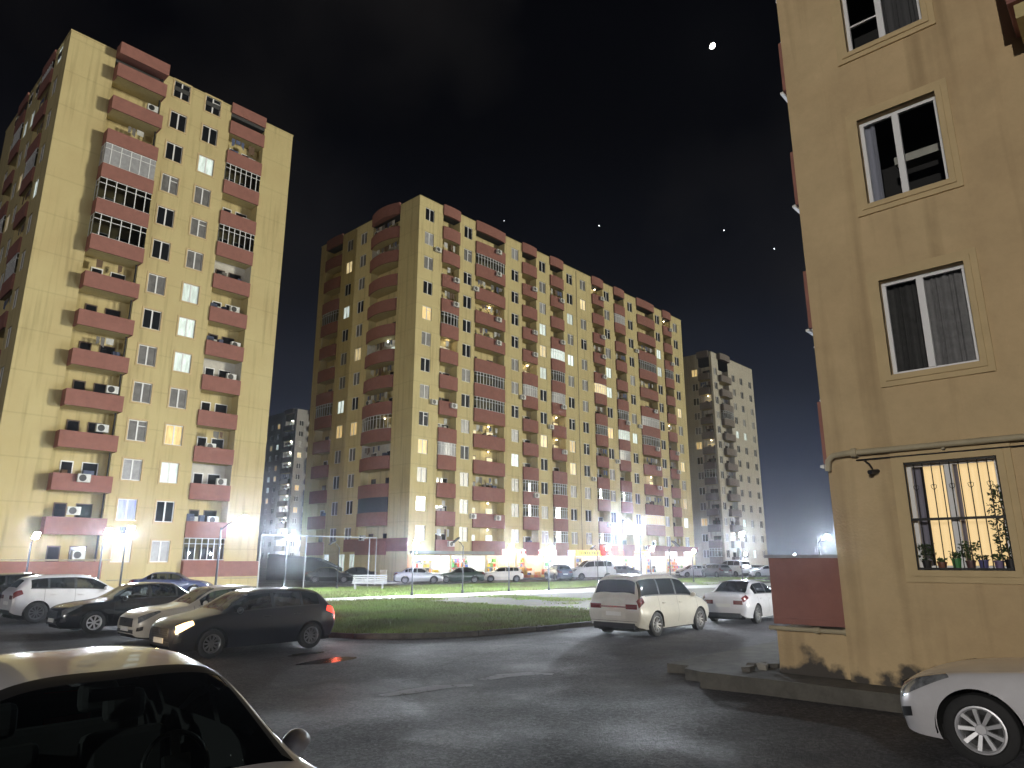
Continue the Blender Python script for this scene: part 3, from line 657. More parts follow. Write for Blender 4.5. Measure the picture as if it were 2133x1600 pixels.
# --- far towers
def far_tower(name,label,x0,x1,y0,y1,h,wm,pm,litp,seed,sidesS,sidesW,stair=None):
    b=Bld(name,label,x0,x1,y0,y1,h,wm); r=random.Random(seed); nf=int((h-4)/3.0); fl=[3.2+3.0*i for i in range(nf)]
    for side,(ws,bs) in (('S',sidesS),('W',sidesW)):
        holes=[]
        for z in fl:
            for u in ws: holes.append((u-.65,u+.65,z-.75,z+.75,.12))
        for u,w in bs: holes.append((u-w/2,u+w/2,fl[0]-1.9,h-.05,0))
        b.wall(side,holes)
        for z in fl:
            for u in ws:
                m=m_gdark if r.random()<.7 else m_gcur
                if r.random()<litp: m=r.choice([m_lw,m_lyel,m_lwarm])
                window(b,side,u,z-.75,1.3,1.5,m,0,surround=False)
            for u,w in bs:
                st='open' if r.random()<.7 else 'dark'; lit=None
                if stair and side==stair[0] and u==stair[1]: st='open'; lit='stair' if r.random()<.85 else None
                elif r.random()<litp*.6: lit='warm'; st='open'
                balcony(b,side,u,z-1.9,w,.6,.2,1.35,1.0,3.0,st,lit,pm=pm,door=1 if lit else 0,back=m_back_w if lit else None)
        for u,w in bs: cap(b,side,u,w,h-1.0,h+.3,.6,.2,pm)
    b.wall('N',[]); b.wall('E',[]); b.roof()
far_tower('apartment_tower','grey apartment tower beyond the end of the long yellow block',127.1,146.3,62.5,80,43,m_wall_grey,m_red_grey,.11,3,([1.4,9.5,13.2,17.5],[(5.0,4.4)]),([5.0,9.5,13.6],[(2.0,2.6),(17-1.2,2.4)]))
far_tower('apartment_tower','distant dull grey tower with brightly lit stair landings between the yellow blocks',100,118,174,200,43,m_wall_far,m_red_grey,.2,9,([1.6,9.4,13.0],[(5.5,3.6)]),([2.5,6.0,9.5,13.0,16.5],[(22.4,4.6)]),stair=('W',22.4))

# --- near block at the right
def near_block():
    X=11.6; YC=3.85
    b=Bld('apartment_block','weathered ochre apartment block with a barred lit window and potted plants',X,24.2,-12,YC,30,m_wall_near)
    W=YC+12; sill=2.05; sp=2.89; h=1.54; w=1.16; u=W-(YC-(-12))+ (YC-2.17)  # u measured from the far corner
    holes=[]; us=[YC-2.17, YC-2.17+6.2, YC-2.17+9.4]
    # side 'W' starts at y1, so u = y1 - y
    for i in range(9):
        for q in us: holes.append((q-w/2,q+w/2,sill+sp*i,sill+sp*i+h,.16))
    b.wall('W',holes)
    m_cur=mat('grey_voile_curtain',(.30,.285,.29),rough=.9,var=.25,vscale=9)
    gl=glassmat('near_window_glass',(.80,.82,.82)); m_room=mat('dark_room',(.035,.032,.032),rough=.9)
    def near_window(q,i,kind):
        z=sill+sp*i; f=MB(); t=.06; y0,y1=.09,.15
        f.box(-w/2,w/2,y0,y1,0,t); f.box(-w/2,w/2,y0,y1,h-t,h); f.box(-w/2,-w/2+t,y0,y1,t,h-t); f.box(w/2-t,w/2,y0,y1,t,h-t); f.box(-.09,.01,y0-.012,y1+.01,t,h-t)
        if kind=='transom': f.box(-w/2+t,-.09,y0,y1,h*.36,h*.36+.03)
        o=f.build('window',m_white,b.r,b.P('W',q,0,z),b.rz('W'),bevel=.006)
        ob('pane',MB().face([(-w/2+t,.12,t),(w/2-t,.12,t),(w/2-t,.12,h-t),(-w/2+t,.12,h-t)]).mesh('pane',gl,fix=False),o)
        su=MB(); bb=.17
        for k,(e0,d0) in enumerate(((bb,.035),(.085,.06))):
            su.box(-w/2-e0,w/2+e0,-d0,-.0+.001*k,-e0,-.0); su.box(-w/2-e0,w/2+e0,-d0,.001*k,h,h+e0); su.box(-w/2-e0,-w/2,-d0,.001*k,0,h); su.box(w/2,w/2+e0,-d0,.001*k,0,h)
        ob('surround',su.mesh('surround',m_surr),o)
        # room behind
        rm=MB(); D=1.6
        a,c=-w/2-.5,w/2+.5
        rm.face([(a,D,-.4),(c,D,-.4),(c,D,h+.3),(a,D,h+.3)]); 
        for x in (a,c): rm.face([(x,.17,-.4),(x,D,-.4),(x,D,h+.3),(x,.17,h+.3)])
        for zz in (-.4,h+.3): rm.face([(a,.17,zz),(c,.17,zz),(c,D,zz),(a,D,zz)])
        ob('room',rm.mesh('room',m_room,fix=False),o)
        def curtain(x0,x1,m,yy=.22,amp=.02):
            cu=MB(); n=int((x1-x0)/.012); pts=[(x0+(x1-x0)*k/n,yy+amp*math.sin(k*.9+math.sin(k*.37)*1.4)) for k in range(n+1)]
            for p,p2 in zip(pts[:-1],pts[1:]): cu.face([(*p,.02),(*p2,.02),(*p2,h-.02),(*p,h-.02)])
            return ob('curtain',cu.mesh('curtain',m,smooth=True,fix=True),o)
        if kind=='curt': curtain(-.06,w/2,m_cur); curtain(-w/2,-.1,mat('dark_curtain',(.085,.08,.078),rough=.9,var=.3,vscale=8),.26)
        if kind=='dark':
            curtain(-w/2,-w/2+.2,mat('pale_curtain',(.38,.38,.46),rough=.9),.2)
            MB().box(-.3,.45,.9,1.2,1.02,1.16).build('shelf',m_back_w,o)
        if kind=='lit':
            curtain(-w/2+.16,-.10,litmat('lit_blind',(1.0,.70,.34),.92,.0),.3,.002); curtain(.04,w/2,litmat('lit_blind',(1.0,.70,.34),.92,.0),.3,.002)
            curtain(-w/2,-w/2+.15,mat('mauve_curtain',(.30,.28,.36),rough=.9),.24); curtain(-.13,.05,mat('mauve_curtain',(.30,.28,.36),rough=.9),.24)
        if kind=='transom': curtain(0,w/2,mat('dim_curtain',(.12,.115,.12),rough=.9),.24)
        if kind=='lit':
            gr=MB(); yb=-.03
            n=10
            for k in range(n+1): x=-w/2+.01+(w-.02)*k/n; gr.tube([(x,yb,.02),(x,yb,h-.02)],.007,6)
            for zz in (.02,h-.02): gr.box(-w/2,w/2,yb-.012,yb+.012,zz-.014,zz+.014)
            gr.box(-w/2,w/2,yb-.016,yb+.016,h*.46-.018,h*.46+.018)
            for x in (-w/2,w/2): gr.box(x-.012,x+.012,yb-.012,yb+.012,0,h)
            # small scroll hearts half way up the upper bars
            for k in range(1,n,2):
                x=-w/2+.01+(w-.02)*(k)/n; zc=h*.76
                for s in (-1,1): gr.tube([(x,yb,zc-.05),(x+s*.03,yb,zc-.02),(x+s*.035,yb,zc+.015),(x+s*.015,yb,zc+.03),(x,yb,zc)],.004,5)
            gr.build('window_grille',m_iron,o)
            tag_w=o
        return o
    kinds={0:'lit',1:'curt',2:'dark',3:'transom'}
    for i in range(9):
        near_window(us[0],i,kinds.get(i,'curt' if i%2 else 'dark'))
        for q in us[1:]: window(b,'W',q,sill+sp*i,w,h,m_gdark if i%2 else m_gcur,0)
    # far face with balconies that stand proud of the corner
    bx=[(24.2-16.2,3.2)]; holes=[(bx[0][0]-1.6,bx[0][0]+1.6,4.0,29.9,0)]
    b.wall('N',holes)
    for i in range(9):
        zz=sill-.85+sp*(i+1)
        if zz+sp>30: break
        balcony(b,'N',bx[0][0],zz,3.2,1.05,0,1.25,.9,sp,'open' if i%3 else 'dark',None,door=1)
        MB().box(-1.62,1.62,-1.13,-1.06,.0,.05).build('ledge_trim',m_white,b.r,b.P('N',bx[0][0],0,zz-.10),b.rz('N'))
    # ground floor balcony at the corner: red panel over an ochre base
    gb=ob('balcony',None,b.r,(0,0,0)); 
    bpy.data.objects.remove(gb)
    x0,x1=.16,3.2; y0=YC+12; y1=y0+1.17
    q=MB().box(x0+.03,x1-.03,y0,y1-.03,0,1.12).build('balcony_base',m_wall_near,b.r,(0,0,0))
    q=MB().box(x0,x1,y0+.002,y1,1.18,2.22).build('balcony',m_red,b.r,(0,0,0),bevel=.012)
    MB().box(x0-.04,x1+.02,y0+.002,y1+.05,2.221,2.27).build('handrail',m_steel,q)
    MB().box(x0-.02,x0-.003,y0+.05,y1-.06,1.26,1.29).build('parapet_seam',m_red,q)
    zt=1.12
    pp=MB().tube([(x0-.06,y1+.05,zt),(x0-.06,y0+.02,zt),(x0-.06,y0-.10,zt),(x0-.07,y0-.14,zt+.06),(x0-.07,y0-.14,zt+.30)],.035,8).tube([(x0-.06,y0+.42,zt),(x0-.06,y0+.5,zt)],.05,8).tube([(x0-.06,y0-.02,zt),(x0-.06,y0+.06,zt)],.05,8)
    pp.build('gas_pipe',m_pipe,b.r,smooth=True)
    # gas main along the wall with its drop at the corner
    zp=3.80
    pp=MB().tube([(-.10,-2,zp),(-.10,8,zp),(-.10,12+3.55,zp),(-.10,12+3.72,zp-.02),(-.09,12+3.80,zp-.09),(-.09,12+3.82,zp-.25)],.045,10).tube([(-.10,12+3.36,zp),(-.10,12+3.44,zp)],.07,10)
    for yy in (3,5,7,9,11,13,14.2): pp.box(-.11,0,yy-.02,yy+.02,zp-.07,zp-.04)
    pp.build('gas_pipe',m_pipe,b.r,smooth=True)
    MB().tube([(-.035,-2,zp-.11),(-.035,12+3.4,zp-.11)],.012,6).build('cable',m_black,b.r)
    # small camera under the pipe
    cm=MB().tube([(-.05,15.28,zp-.12),(-.09,15.2,zp-.2),(-.12,15.16,zp-.27)],.012,6).tube([(-.02,15.12,zp-.30),(-.22,15.18,zp-.33)],.035,10)
    cm.build('security_camera',m_black,b.r,smooth=True)
    # red balcony further along the wall
    qb=MB().box(-.9,-.003,12-4.0,12+.47,9.72,11.1).build('balcony',m_red,b.r,bevel=.01)
    MB().box(-.82,-.02,12-3.95,12+.40,9.5,9.715).build('slab',m_slab,qb)
    b.wall('S',[]); b.wall('E',[]); b.roof()
    # pots on the sill, between glass and grille
    gm=[mat('pot_leaves',(.05,.10,.03),rough=.7,var=.5,vscale=12),mat('pot_leaves_dark',(.03,.06,.025),rough=.7,var=.4,vscale=12)]
    pots=[(-.47,.13,(.02,.02,.022),'black plastic pot with a bushy plant by the window frame corner',.24,1),(-.28,.11,(.16,.06,.035),'terracotta trough with a thin sprig on the barred windowsill',.05,0),(-.10,.16,(.05,.20,.06),'green plant pot with a low plant on the barred windowsill',.10,0),(.07,.13,(.10,.05,.05),'brown plant pot with a spreading leafy plant on the windowsill',.26,0),(.22,.14,(.09,.09,.22),'blue plant pot on the barred windowsill beside a mauve one',.06,1),(.40,.13,(.16,.12,.22),'mauve plant pot on the barred windowsill beneath the tall climber',.08,0)]
    for k,(dx,ph,pc,lab,fh,mi) in enumerate(pots):
        y=2.17-dx; rt=root('potted_plant',lab,'plant',(X+.045,y,sill+.002),0,'pots on the barred windowsill')
        MB().lathe([(0,0),(.045,0),(.062,ph),(.066,ph),(.066,ph-.02),(.0,ph-.02)],16,axis='z').build('pot',mat('pot_%d'%k,pc,rough=.5),rt,smooth=True)
        fo=MB(); rr=random.Random(k)
        for j in range(int(24+fh*380)):
            a=rr.random()*6.28; rad=rr.random()**.6*(.05+fh*.35); zz=ph+rr.random()*fh; s=.018+.016*rr.random()
            c=Vector((rad*math.cos(a)*.55,rad*math.sin(a),zz)); d=Vector((rr.gauss(0,1),rr.gauss(0,1),rr.gauss(.4,.6))).normalized(); e2=d.orthogonal().normalized()
            fo.face([c-d*s,c+e2*s*.5,c+d*s,c-e2*s*.5])
        for j in range(4): fo.tube([(0,0,ph-.02),(rr.uniform(-.02,.02),rr.uniform(-.04,.04),ph+fh*.9)],.004,5)
        fo.build('foliage',gm[mi],rt,fix=False)
    rt=root('climbing_plant','tall dark leafy climber against the jamb of the barred window','plant',(X+.05,2.17-.53,sill+.002))
    fo=MB(); rr=random.Random(77); st=[(0,0,0),(.0,.01,.4),(-.01,-.01,.8),(.0,.03,1.12)]
    for j in range(330):
        zz=rr.uniform(.15,1.15); rad=.13*math.sin(math.pi*min(1,max(0,(zz-.05)/1.2)))**.6*rr.random()**.5+.01; a=rr.random()*6.28; s=.02+.02*rr.random()
        c=Vector((rad*math.cos(a)*.35,rad*math.sin(a)*.95+.05,zz)); d=Vector((rr.gauss(0,1),rr.gauss(0,1),rr.gauss(0,.8))).normalized(); e2=d.orthogonal().normalized()
        fo.face([c-d*s,c+e2*s*.5,c+d*s,c-e2*s*.5])
    fo.build('foliage',gm[1],rt,fix=False); MB().tube(st,[.012,.01,.008,.004],6).build('stem',m_door,rt)
    MB().lathe([(0,0),(.05,0),(.07,.15),(.075,.15),(.0,.13)],14,axis='z').build('pot',m_black,rt,smooth=True)
near_block()
# ------------------------------------------------------------------ street lamps
def lamp_parts():
    p=MB().tube([(0,0,-.05),(0,0,.25)],.07,10).tube([(0,0,.25),(0,0,1.0)],[.045,.038],10)
    return p
_lm={}
def lamp(x,y,zh,aim,lit,label,power=1.0,tilt=30,arm=.7,double=False,color=(.84,.92,1.0)):
    """post with a flat LED head on a short arm; aim = direction the lit face looks (world angle, deg)"""
    z0=gz(x,y) if y<15 else .1 if inpoly(x,y,edge) else 0
    r=root('street_lamp',label,'lamp',(x,y,z0),R(aim)); h=zh-z0
    MB().tube([(0,0,-.05),(0,0,.22)],.085,10).tube([(0,0,.22),(0,0,h-.25)],[.05,.036],10).build('post',m_post,r,smooth=True)
    for s in ((1,-1) if double else (1,)):
        MB().tube([(0,0,h-.35),(s*arm*.5,0,h-.10),(s*arm,0,h+.0)],.022,8).build('arm',m_post,r,smooth=True)
        hd=MB(); T=Matrix.Translation((s*(arm+.2),0,h+.06))@Matrix.Rotation(R(-tilt)*s,4,'Y')
        hd.box(-.30,.30,-.15,.15,0,.05,0,T); hd.box(-.10,.10,-.07,.07,.05,.075,0,T)
        ho=hd.build('lamp_head',m_post,r,bevel=.01)
        MB().box(-.27,.27,-.13,.13,-.014,-.002,0,T).build('led_panel',m_lamp if (lit and s>0) else m_gcur,ho)
    if lit:
        l=bpy.data.lights.new('lamp_light','POINT'); l.energy=LAMPW*power; l.color=color; l.shadow_soft_size=.12
        lo=bpy.data.objects.new('lamp_light',l); col.objects.link(lo); lo.parent=r
        lo.location=tuple(Matrix.Translation((arm+.2,0,h+.06))@Matrix.Rotation(R(-tilt),4,'Y')@Vector((0,0,-.2)))
    return r
def aim_cam(x,y,off=0): return math.degrees(math.atan2(-y,-x))+off
GL='garden lamps of the island'
def lamp_px(px,py,z,lit,label,power=1,**k):
    p=at_z(px,py,z); return lamp(p.x,p.y,p.z-.1,k.pop('aim',aim_cam(p.x,p.y,12)),lit,label,power,group_=None,**k) if False else _lp(p,lit,label,power,k)
def _lp(p,lit,label,power,k):
    a=k.pop('aim',aim_cam(p.x,p.y,10)); arm=k.get('arm',.7)
    d=Vector((math.cos(R(a)),math.sin(R(a)),0))*(arm+.2); o=lamp(p.x-d.x,p.y-d.y,p.z,a,lit,label,power,**k); o['group']=GL; return o
lamp_px(75,1118,3.30,1,'lit street lamp behind the white crossover at the foot of the tower',.9)
lamp_px(225,1110,3.45,1,'lit street lamp standing behind the black saloon',1.1)
lamp_px(272,1105,3.55,1,'lit street lamp with twin heads, one of them dark, before the tower windows',.7,double=True)
lamp_px(500,1085,3.70,1,'lit street lamp on a forked post beside the tower corner',1.7,aim=aim_cam(13.6,27.5,50))
lamp_px(605,1122,3.45,1,'lit street lamp beside the dark tarpaulin shelter',3.6)
lamp_px(867,1132,3.10,1,'lit street lamp before the corner of the long block',3.8)
lamp_px(1065,1140,2.97,1,'small lit lamp on the path before the warm yellow shop',2.0)
lamp_px(1147,1143,2.90,1,'small lit lamp on the path before the blue white shop',2.0)
lamp_px(1267,1143,2.95,1,'small lit lamp beside the red shop sign',2.0)
lamp_px(1312,1095,3.75,1,'bright lit street lamp beyond the white minivan',3.4,aim=aim_cam(27.8,18.2,-30))
lamp_px(1358,1145,2.95,1,'small lit lamp before the dark red awning',1.6)
lamp_px(1445,1150,2.85,1,'small lit lamp before the right end of the long block',1.6)
lamp_px(1545,1115,3.70,1,'very bright street lamp before the grey tower',2.2)
lamp_px(1553,1155,2.80,1,'faint lit lamp at the foot of the grey tower',.6)
lamp_px(1655,1157,2.75,1,'faint lit lamp beyond the red balcony panel',.6)
lamp_px(1720,1120,3.70,1,'bright street lamp beside the corner of the ochre block',2.2,aim=aim_cam(52,18,35))
for px,py,z,lab,aim in ((950,1128,3.3,'unlit garden lamp on a thin green post by the footpath',170),(1235,1142,3.2,'unlit garden lamp leaning its head over the red shop sign',170),(1407,1135,3.1,'unlit garden lamp before the dark red awning',-20),(693,1132,3.3,'unlit garden lamp behind the dark hatchback',175)):
    lamp_px(px,py,z,0,lab,aim=aim,tilt=-35,arm=.35)
# unseen lamps added, inferred from the light: one behind the camera, one behind the block
lamp(-60,-12,14,15,1,'tall unseen mast lamp behind the camera',92,color=(1,.95,.87)); 
lamp(24.9,5.4,4.4,120,1,'yard lamp on the far side of the ochre block',1.5)

# ------------------------------------------------------------------ cars
def pch(xs,ys,x):
    xs=np.asarray(xs,float); ys=np.asarray(ys,float); h=np.diff(xs); d=np.diff(ys)/h; m=np.zeros_like(ys); m[0]=d[0]; m[-1]=d[-1]
    for i in range(1,len(xs)-1):
        if d[i-1]*d[i]<=0: m[i]=0
        else:
            w1=2*h[i]+h[i-1]; w2=h[i]+2*h[i-1]; m[i]=(w1+w2)/(w1/d[i-1]+w2/d[i])
    i=np.clip(np.searchsorted(xs,x)-1,0,len(h)-1); t=(x-xs[i])/h[i]
    return (2*t**3-3*t**2+1)*ys[i]+(t**3-2*t**2+t)*h[i]*m[i]+(-2*t**3+3*t**2)*ys[i+1]+(t**3-t**2)*h[i]*m[i+1]
# x from the front | zb yb | zm ym | zbelt ybelt | zr yr | ztop
SEDAN=dict(L=4.6,wb=2.70,xfa=.92,r=.325,cowl=1.32,wt=2.12,rt=3.25,rb=4.02,pill=[2.50,3.35],q=3.62,st=[
 (0,.28,.50,.45,.60,.60,.55,.64,.40,.66),(.07,.22,.64,.48,.74,.67,.67,.71,.50,.73),(.25,.20,.76,.52,.84,.76,.78,.80,.60,.82),(.6,.19,.80,.56,.88,.85,.82,.88,.66,.905),
 (1.32,.19,.82,.58,.89,.93,.81,.97,.70,1.005),(2.12,.19,.82,.58,.89,.955,.80,1.35,.56,1.415),(2.65,.19,.82,.58,.89,.965,.80,1.39,.575,1.455),(3.25,.19,.82,.6,.89,.975,.79,1.365,.56,1.425),
 (4.02,.21,.80,.62,.88,.985,.775,1.03,.66,1.065),(4.38,.24,.77,.62,.86,.98,.75,1.02,.63,1.05),(4.53,.28,.72,.62,.82,.93,.71,.98,.58,1.0),(4.6,.34,.62,.60,.74,.86,.64,.90,.52,.92)])
HATCH=dict(L=4.15,wb=2.58,xfa=.85,r=.315,cowl=1.05,wt=1.86,rt=3.80,rb=4.06,pill=[2.35,3.15],q=3.66,st=[
 (0,.28,.5,.45,.6,.62,.55,.66,.4,.68),(.07,.22,.64,.48,.74,.68,.67,.73,.5,.75),(.25,.2,.76,.52,.84,.78,.78,.82,.62,.84),(.6,.2,.8,.56,.87,.86,.82,.9,.68,.92),
 (1.05,.2,.82,.58,.88,.94,.82,.98,.72,1.02),(1.86,.2,.82,.58,.88,.98,.81,1.36,.57,1.43),(2.4,.2,.82,.58,.88,1.0,.81,1.41,.58,1.48),(3.2,.2,.82,.58,.88,1.02,.80,1.395,.57,1.465),
 (3.70,.22,.80,.58,.87,1.03,.785,1.33,.56,1.40),(3.82,.24,.78,.58,.86,1.02,.77,1.27,.56,1.34),(4.06,.3,.74,.58,.84,.98,.74,1.03,.62,1.06),(4.15,.36,.66,.58,.78,.9,.7,.94,.6,.96)])
VAN=dict(van=1,L=5.0,wb=3.0,xfa=.98,r=.345,cowl=1.05,wt=1.95,rt=4.72,rb=4.935,pill=[2.55,3.65],q=4.55,st=[
 (0,.30,.55,.50,.68,.70,.62,.76,.45,.78),(.06,.24,.70,.50,.82,.76,.74,.83,.55,.86),(.25,.22,.82,.55,.92,.86,.84,.92,.66,.95),(.6,.22,.88,.6,.97,.94,.89,1.00,.72,1.03),
 (1.05,.22,.9,.62,.98,1.03,.90,1.08,.78,1.12),(1.95,.22,.9,.62,.98,1.08,.90,1.60,.66,1.67),(2.6,.22,.9,.62,.98,1.10,.90,1.66,.68,1.74),(3.8,.22,.9,.62,.98,1.12,.90,1.665,.68,1.75),
 (4.5,.22,.89,.62,.975,1.12,.885,1.64,.67,1.725),(4.70,.26,.87,.62,.96,1.11,.875,1.58,.67,1.675),(4.935,.3,.82,.62,.94,1.06,.85,1.13,.74,1.17),(5.0,.36,.77,.62,.89,.98,.81,1.03,.72,1.06)])
def scaled(sp,fx,fy,fz,r):
    k=dict(sp); k['st']=[(a*fx,b*fz,c*fy,d*fz,e*fy,f*fz,g_*fy,h*fz,i*fy,j*fz) for a,b,c,d,e,f,g_,h,i,j in sp['st']]
    for n in ('L','wb','xfa','cowl','wt','rt','rb','q'): k[n]=sp[n]*fx
    k['pill']=[p*fx for p in sp['pill']]; k['r']=r; return k
SUV=scaled(HATCH,1.07,1.04,1.12,.36); SALOON2=scaled(SEDAN,1.04,1.08,1.12,.34); BOXVAN=scaled(VAN,1.05,1.0,1.22,.34); COUPE=dict(scaled(SEDAN,1.0,1.01,.97,.335),xfa=.78,wb=2.84); VAN2=scaled(VAN,.88,.97,1.0,.345)
class Surf:
    def __init__(s,sp): s.sp=sp; s.c={}; s.a=np.array(sp['st'])
    def Q(s,x):
        k=round(float(x),5)
        if k not in s.c: s.c[k]=s.Q_(k)
        return s.c[k]
    def Q_(s,x):
        a=s.a; g_=[pch(a[:,0],a[:,i],x) for i in range(1,10)]
        return np.array([(g_[1],g_[0]),(g_[3],g_[2]),(g_[5],g_[4]),(g_[7],g_[6]),(0,g_[8])])
    def row(s,x,ssv,K=.85):
        Q=s.Q(x); E=np.vstack([Q,[(-Q[3][0],Q[3][1])]]); ch=np.linalg.norm(np.diff(E,axis=0),axis=1)+1e-9; un=np.diff(E,axis=0)/ch[:,None]
        T=[un[0]]
        for i in range(1,5):
            t=un[i-1]+un[i]; T.append(t/(np.linalg.norm(t)+1e-9))
        out=[]
        for v in ssv:
            i=min(3,int(v)); t=v-i; c=ch[i]*K
            p=(2*t**3-3*t**2+1)*Q[i]+(t**3-2*t**2+t)*T[i]*c+(-2*t**3+3*t**2)*Q[i+1]+(t**3-t**2)*T[i+1]*c
            out.append(p)
        return np.array(out)
    def pt(s,x,v,side=1):
        y,z=s.row(x,[v])[0]; return Vector((s.xc-x,side*y,z))
    def nrm(s,x,v,side=1):
        e_=.012; L=s.sp['L']; x0,x1=max(0,x-e_),min(L,x+e_); v0,v1=max(0,v-.03),min(4,v+.03)
        dx=s.pt(x1,v,side)-s.pt(x0,v,side); dv=s.pt(x,v1,side)-s.pt(x,v0,side); n=dv.cross(dx) if side>0 else dx.cross(dv)
        if v>=3.99: n=Vector((n.x,0,n.z))
        n.normalize()
        c=Vector((s.pt(x,v,side).x,0,.6)); 
        if n.dot(s.pt(x,v,side)-c)<0: n=-n
        return n
    def patch(s,corners,side,off,nu=6,nv=5,thick=0):
        """curved panel over the skin; corners in (x,s): 00,10,11,01"""
        m=MB(); (a,b,c,d)=[Vector((*q,0)) for q in corners]; P=[]
        for j in range(nv+1):
            for i in range(nu+1):
                u,v=i/nu,j/nv; q=a*(1-u)*(1-v)+b*u*(1-v)+c*u*v+d*(1-u)*v
                P.append(s.pt(q.x,q.y,side)+s.nrm(q.x,q.y,side)*off)
        m.v=[tuple(p) for p in P]
        for j in range(nv):
            for i in range(nu): k=j*(nu+1)+i; m.f.append((k,k+1,k+nu+2,k+nu+1)); m.m.append(0)
        return m
G_CLEAR=glassmat('car_glass_clear',(.60,.68,.66)); G_TINT=glassmat('car_glass_tinted',(.10,.11,.12)); G_MID=glassmat('car_glass',(.35,.38,.38))
m_under=mat('underbody',(.010,.010,.010),rough=.9)
m_rim=mat('alloy_rim',(.72,.72,.74),rough=.4,metal=.6)
m_rimc=mat('bright_rim',(.72,.72,.75),rough=.35,metal=.7)
m_rimd=mat('dark_rim',(.16,.16,.17),rough=.4,metal=.7)
m_head=mat('headlight_lens',(.32,.33,.35),rough=.06,metal=.4,coat=1,var=.6,vscale=14)
m_headon=mat('headlight_on',(1,.8,.5),emit=(1,.66,.30),es=3.2)
m_tail=mat('tail_light_lens',(.13,.008,.008),rough=.1,coat=1,var=.4,vscale=14)
m_tailon=mat('tail_light_on',(.6,.03,.02),emit=(1,.07,.03),es=1.5)
m_tailorange=mat('indicator_lens',(.8,.25,.08),emit=(1,.45,.2),es=2.0)
m_plate=mat('plate_white',(.6,.6,.58),rough=.4)
m_seat=mat('seat_fabric',(.016,.016,.018),rough=.9,var=.2)
m_chrome=mat('chrome',(.65,.65,.66),rough=.12,metal=1)
m_seam=mat('panel_gap',(.010,.010,.011),rough=.8)
def paint(name,c,rough=.3,flake=.0,dirt=.12,coat=.9,spec=.5,shell=True):
    m=mat(name,c,rough=rough,metal=flake,coat=coat,spec=spec,var=dirt,vscale=2.5); nt=m.node_tree; N=nt.nodes; p=N['Principled BSDF']; o=N['Material Output']
    g_=N.new('ShaderNodeNewGeometry'); mx=N.new('ShaderNodeMixShader'); d_=N.new('ShaderNodeBsdfDiffuse'); d_.inputs[0].default_value=(.03,.03,.032,1)   # trim lining on the inside of the shell
    nt.links.new(g_.outputs['Backfacing'],mx.inputs[0]); nt.links.new(p.outputs[0],mx.inputs[1]); nt.links.new(d_.outputs[0],mx.inputs[2]); nt.links.new(mx.outputs[0],o.inputs[0]); return m
def wheel_meshes(r,w,spokes,rimm,n=40):
    ty=MB(); ri=r*.66
    ty.lathe([(ri,-w*.42),(ri+.02,-w*.5),(r*.90,-w*.5),(r*.975,-w*.42),(r,-w*.25),(r,w*.25),(r*.975,w*.42),(r*.90,w*.5),(ri+.02,w*.5),(ri,w*.42)],n,close=True)
    rm=MB(); rm.lathe([(ri+.004,w*.46),(ri-.012,w*.47),(ri-.03,w*.38),(ri-.035,-w*.3)],n)
    rm.lathe([(0,w*.36),(.045,w*.36),(.06,w*.30),(.06,w*.2)],16)
    for k in range(spokes):
        a=2*math.pi*k/spokes; T=Matrix.Rotation(a,4,'Y')
        b0=.016; b1=1.5*ri/spokes
        v=[(.05,w*.20,-b0),(.05,w*.34,-b0),(.05,w*.34,b0),(.05,w*.20,b0),(ri-.02,w*.26,-b1*.7),(ri-.02,w*.42,-b1*.55),(ri-.02,w*.42,b1*.55),(ri-.02,w*.26,b1*.7)]
        n0=len(rm.v); rm.v+=[tuple(T@Vector(p)) for p in v]
        for q in ((1,5,6,2),(0,4,5,1),(2,6,7,3),(3,7,4,0)): rm.f.append(tuple(n0+i for i in q)); rm.m.append(0)
    bk=MB().lathe([(0,-.01),(ri-.03,-.01),(ri-.03,.0),(0,.0)],24); bk.lathe([(0,.012),(ri*.62,.012)],24,1)
    return ty.mesh('tyre',m_rub,smooth=True),rm.mesh('rim',rimm,smooth=True),bk.mesh('brake_disc',[m_black,m_under],smooth=True)
_wm={}; _mr={}
def mir(pm):
    if pm.name not in _mr:
        c=pm.node_tree.nodes['Principled BSDF'].inputs['Base Color'].default_value; _mr[pm.name]=mat(pm.name+'_mirror_cap',tuple(c)[:3],rough=.3,coat=.5)
    return _mr[pm.name]
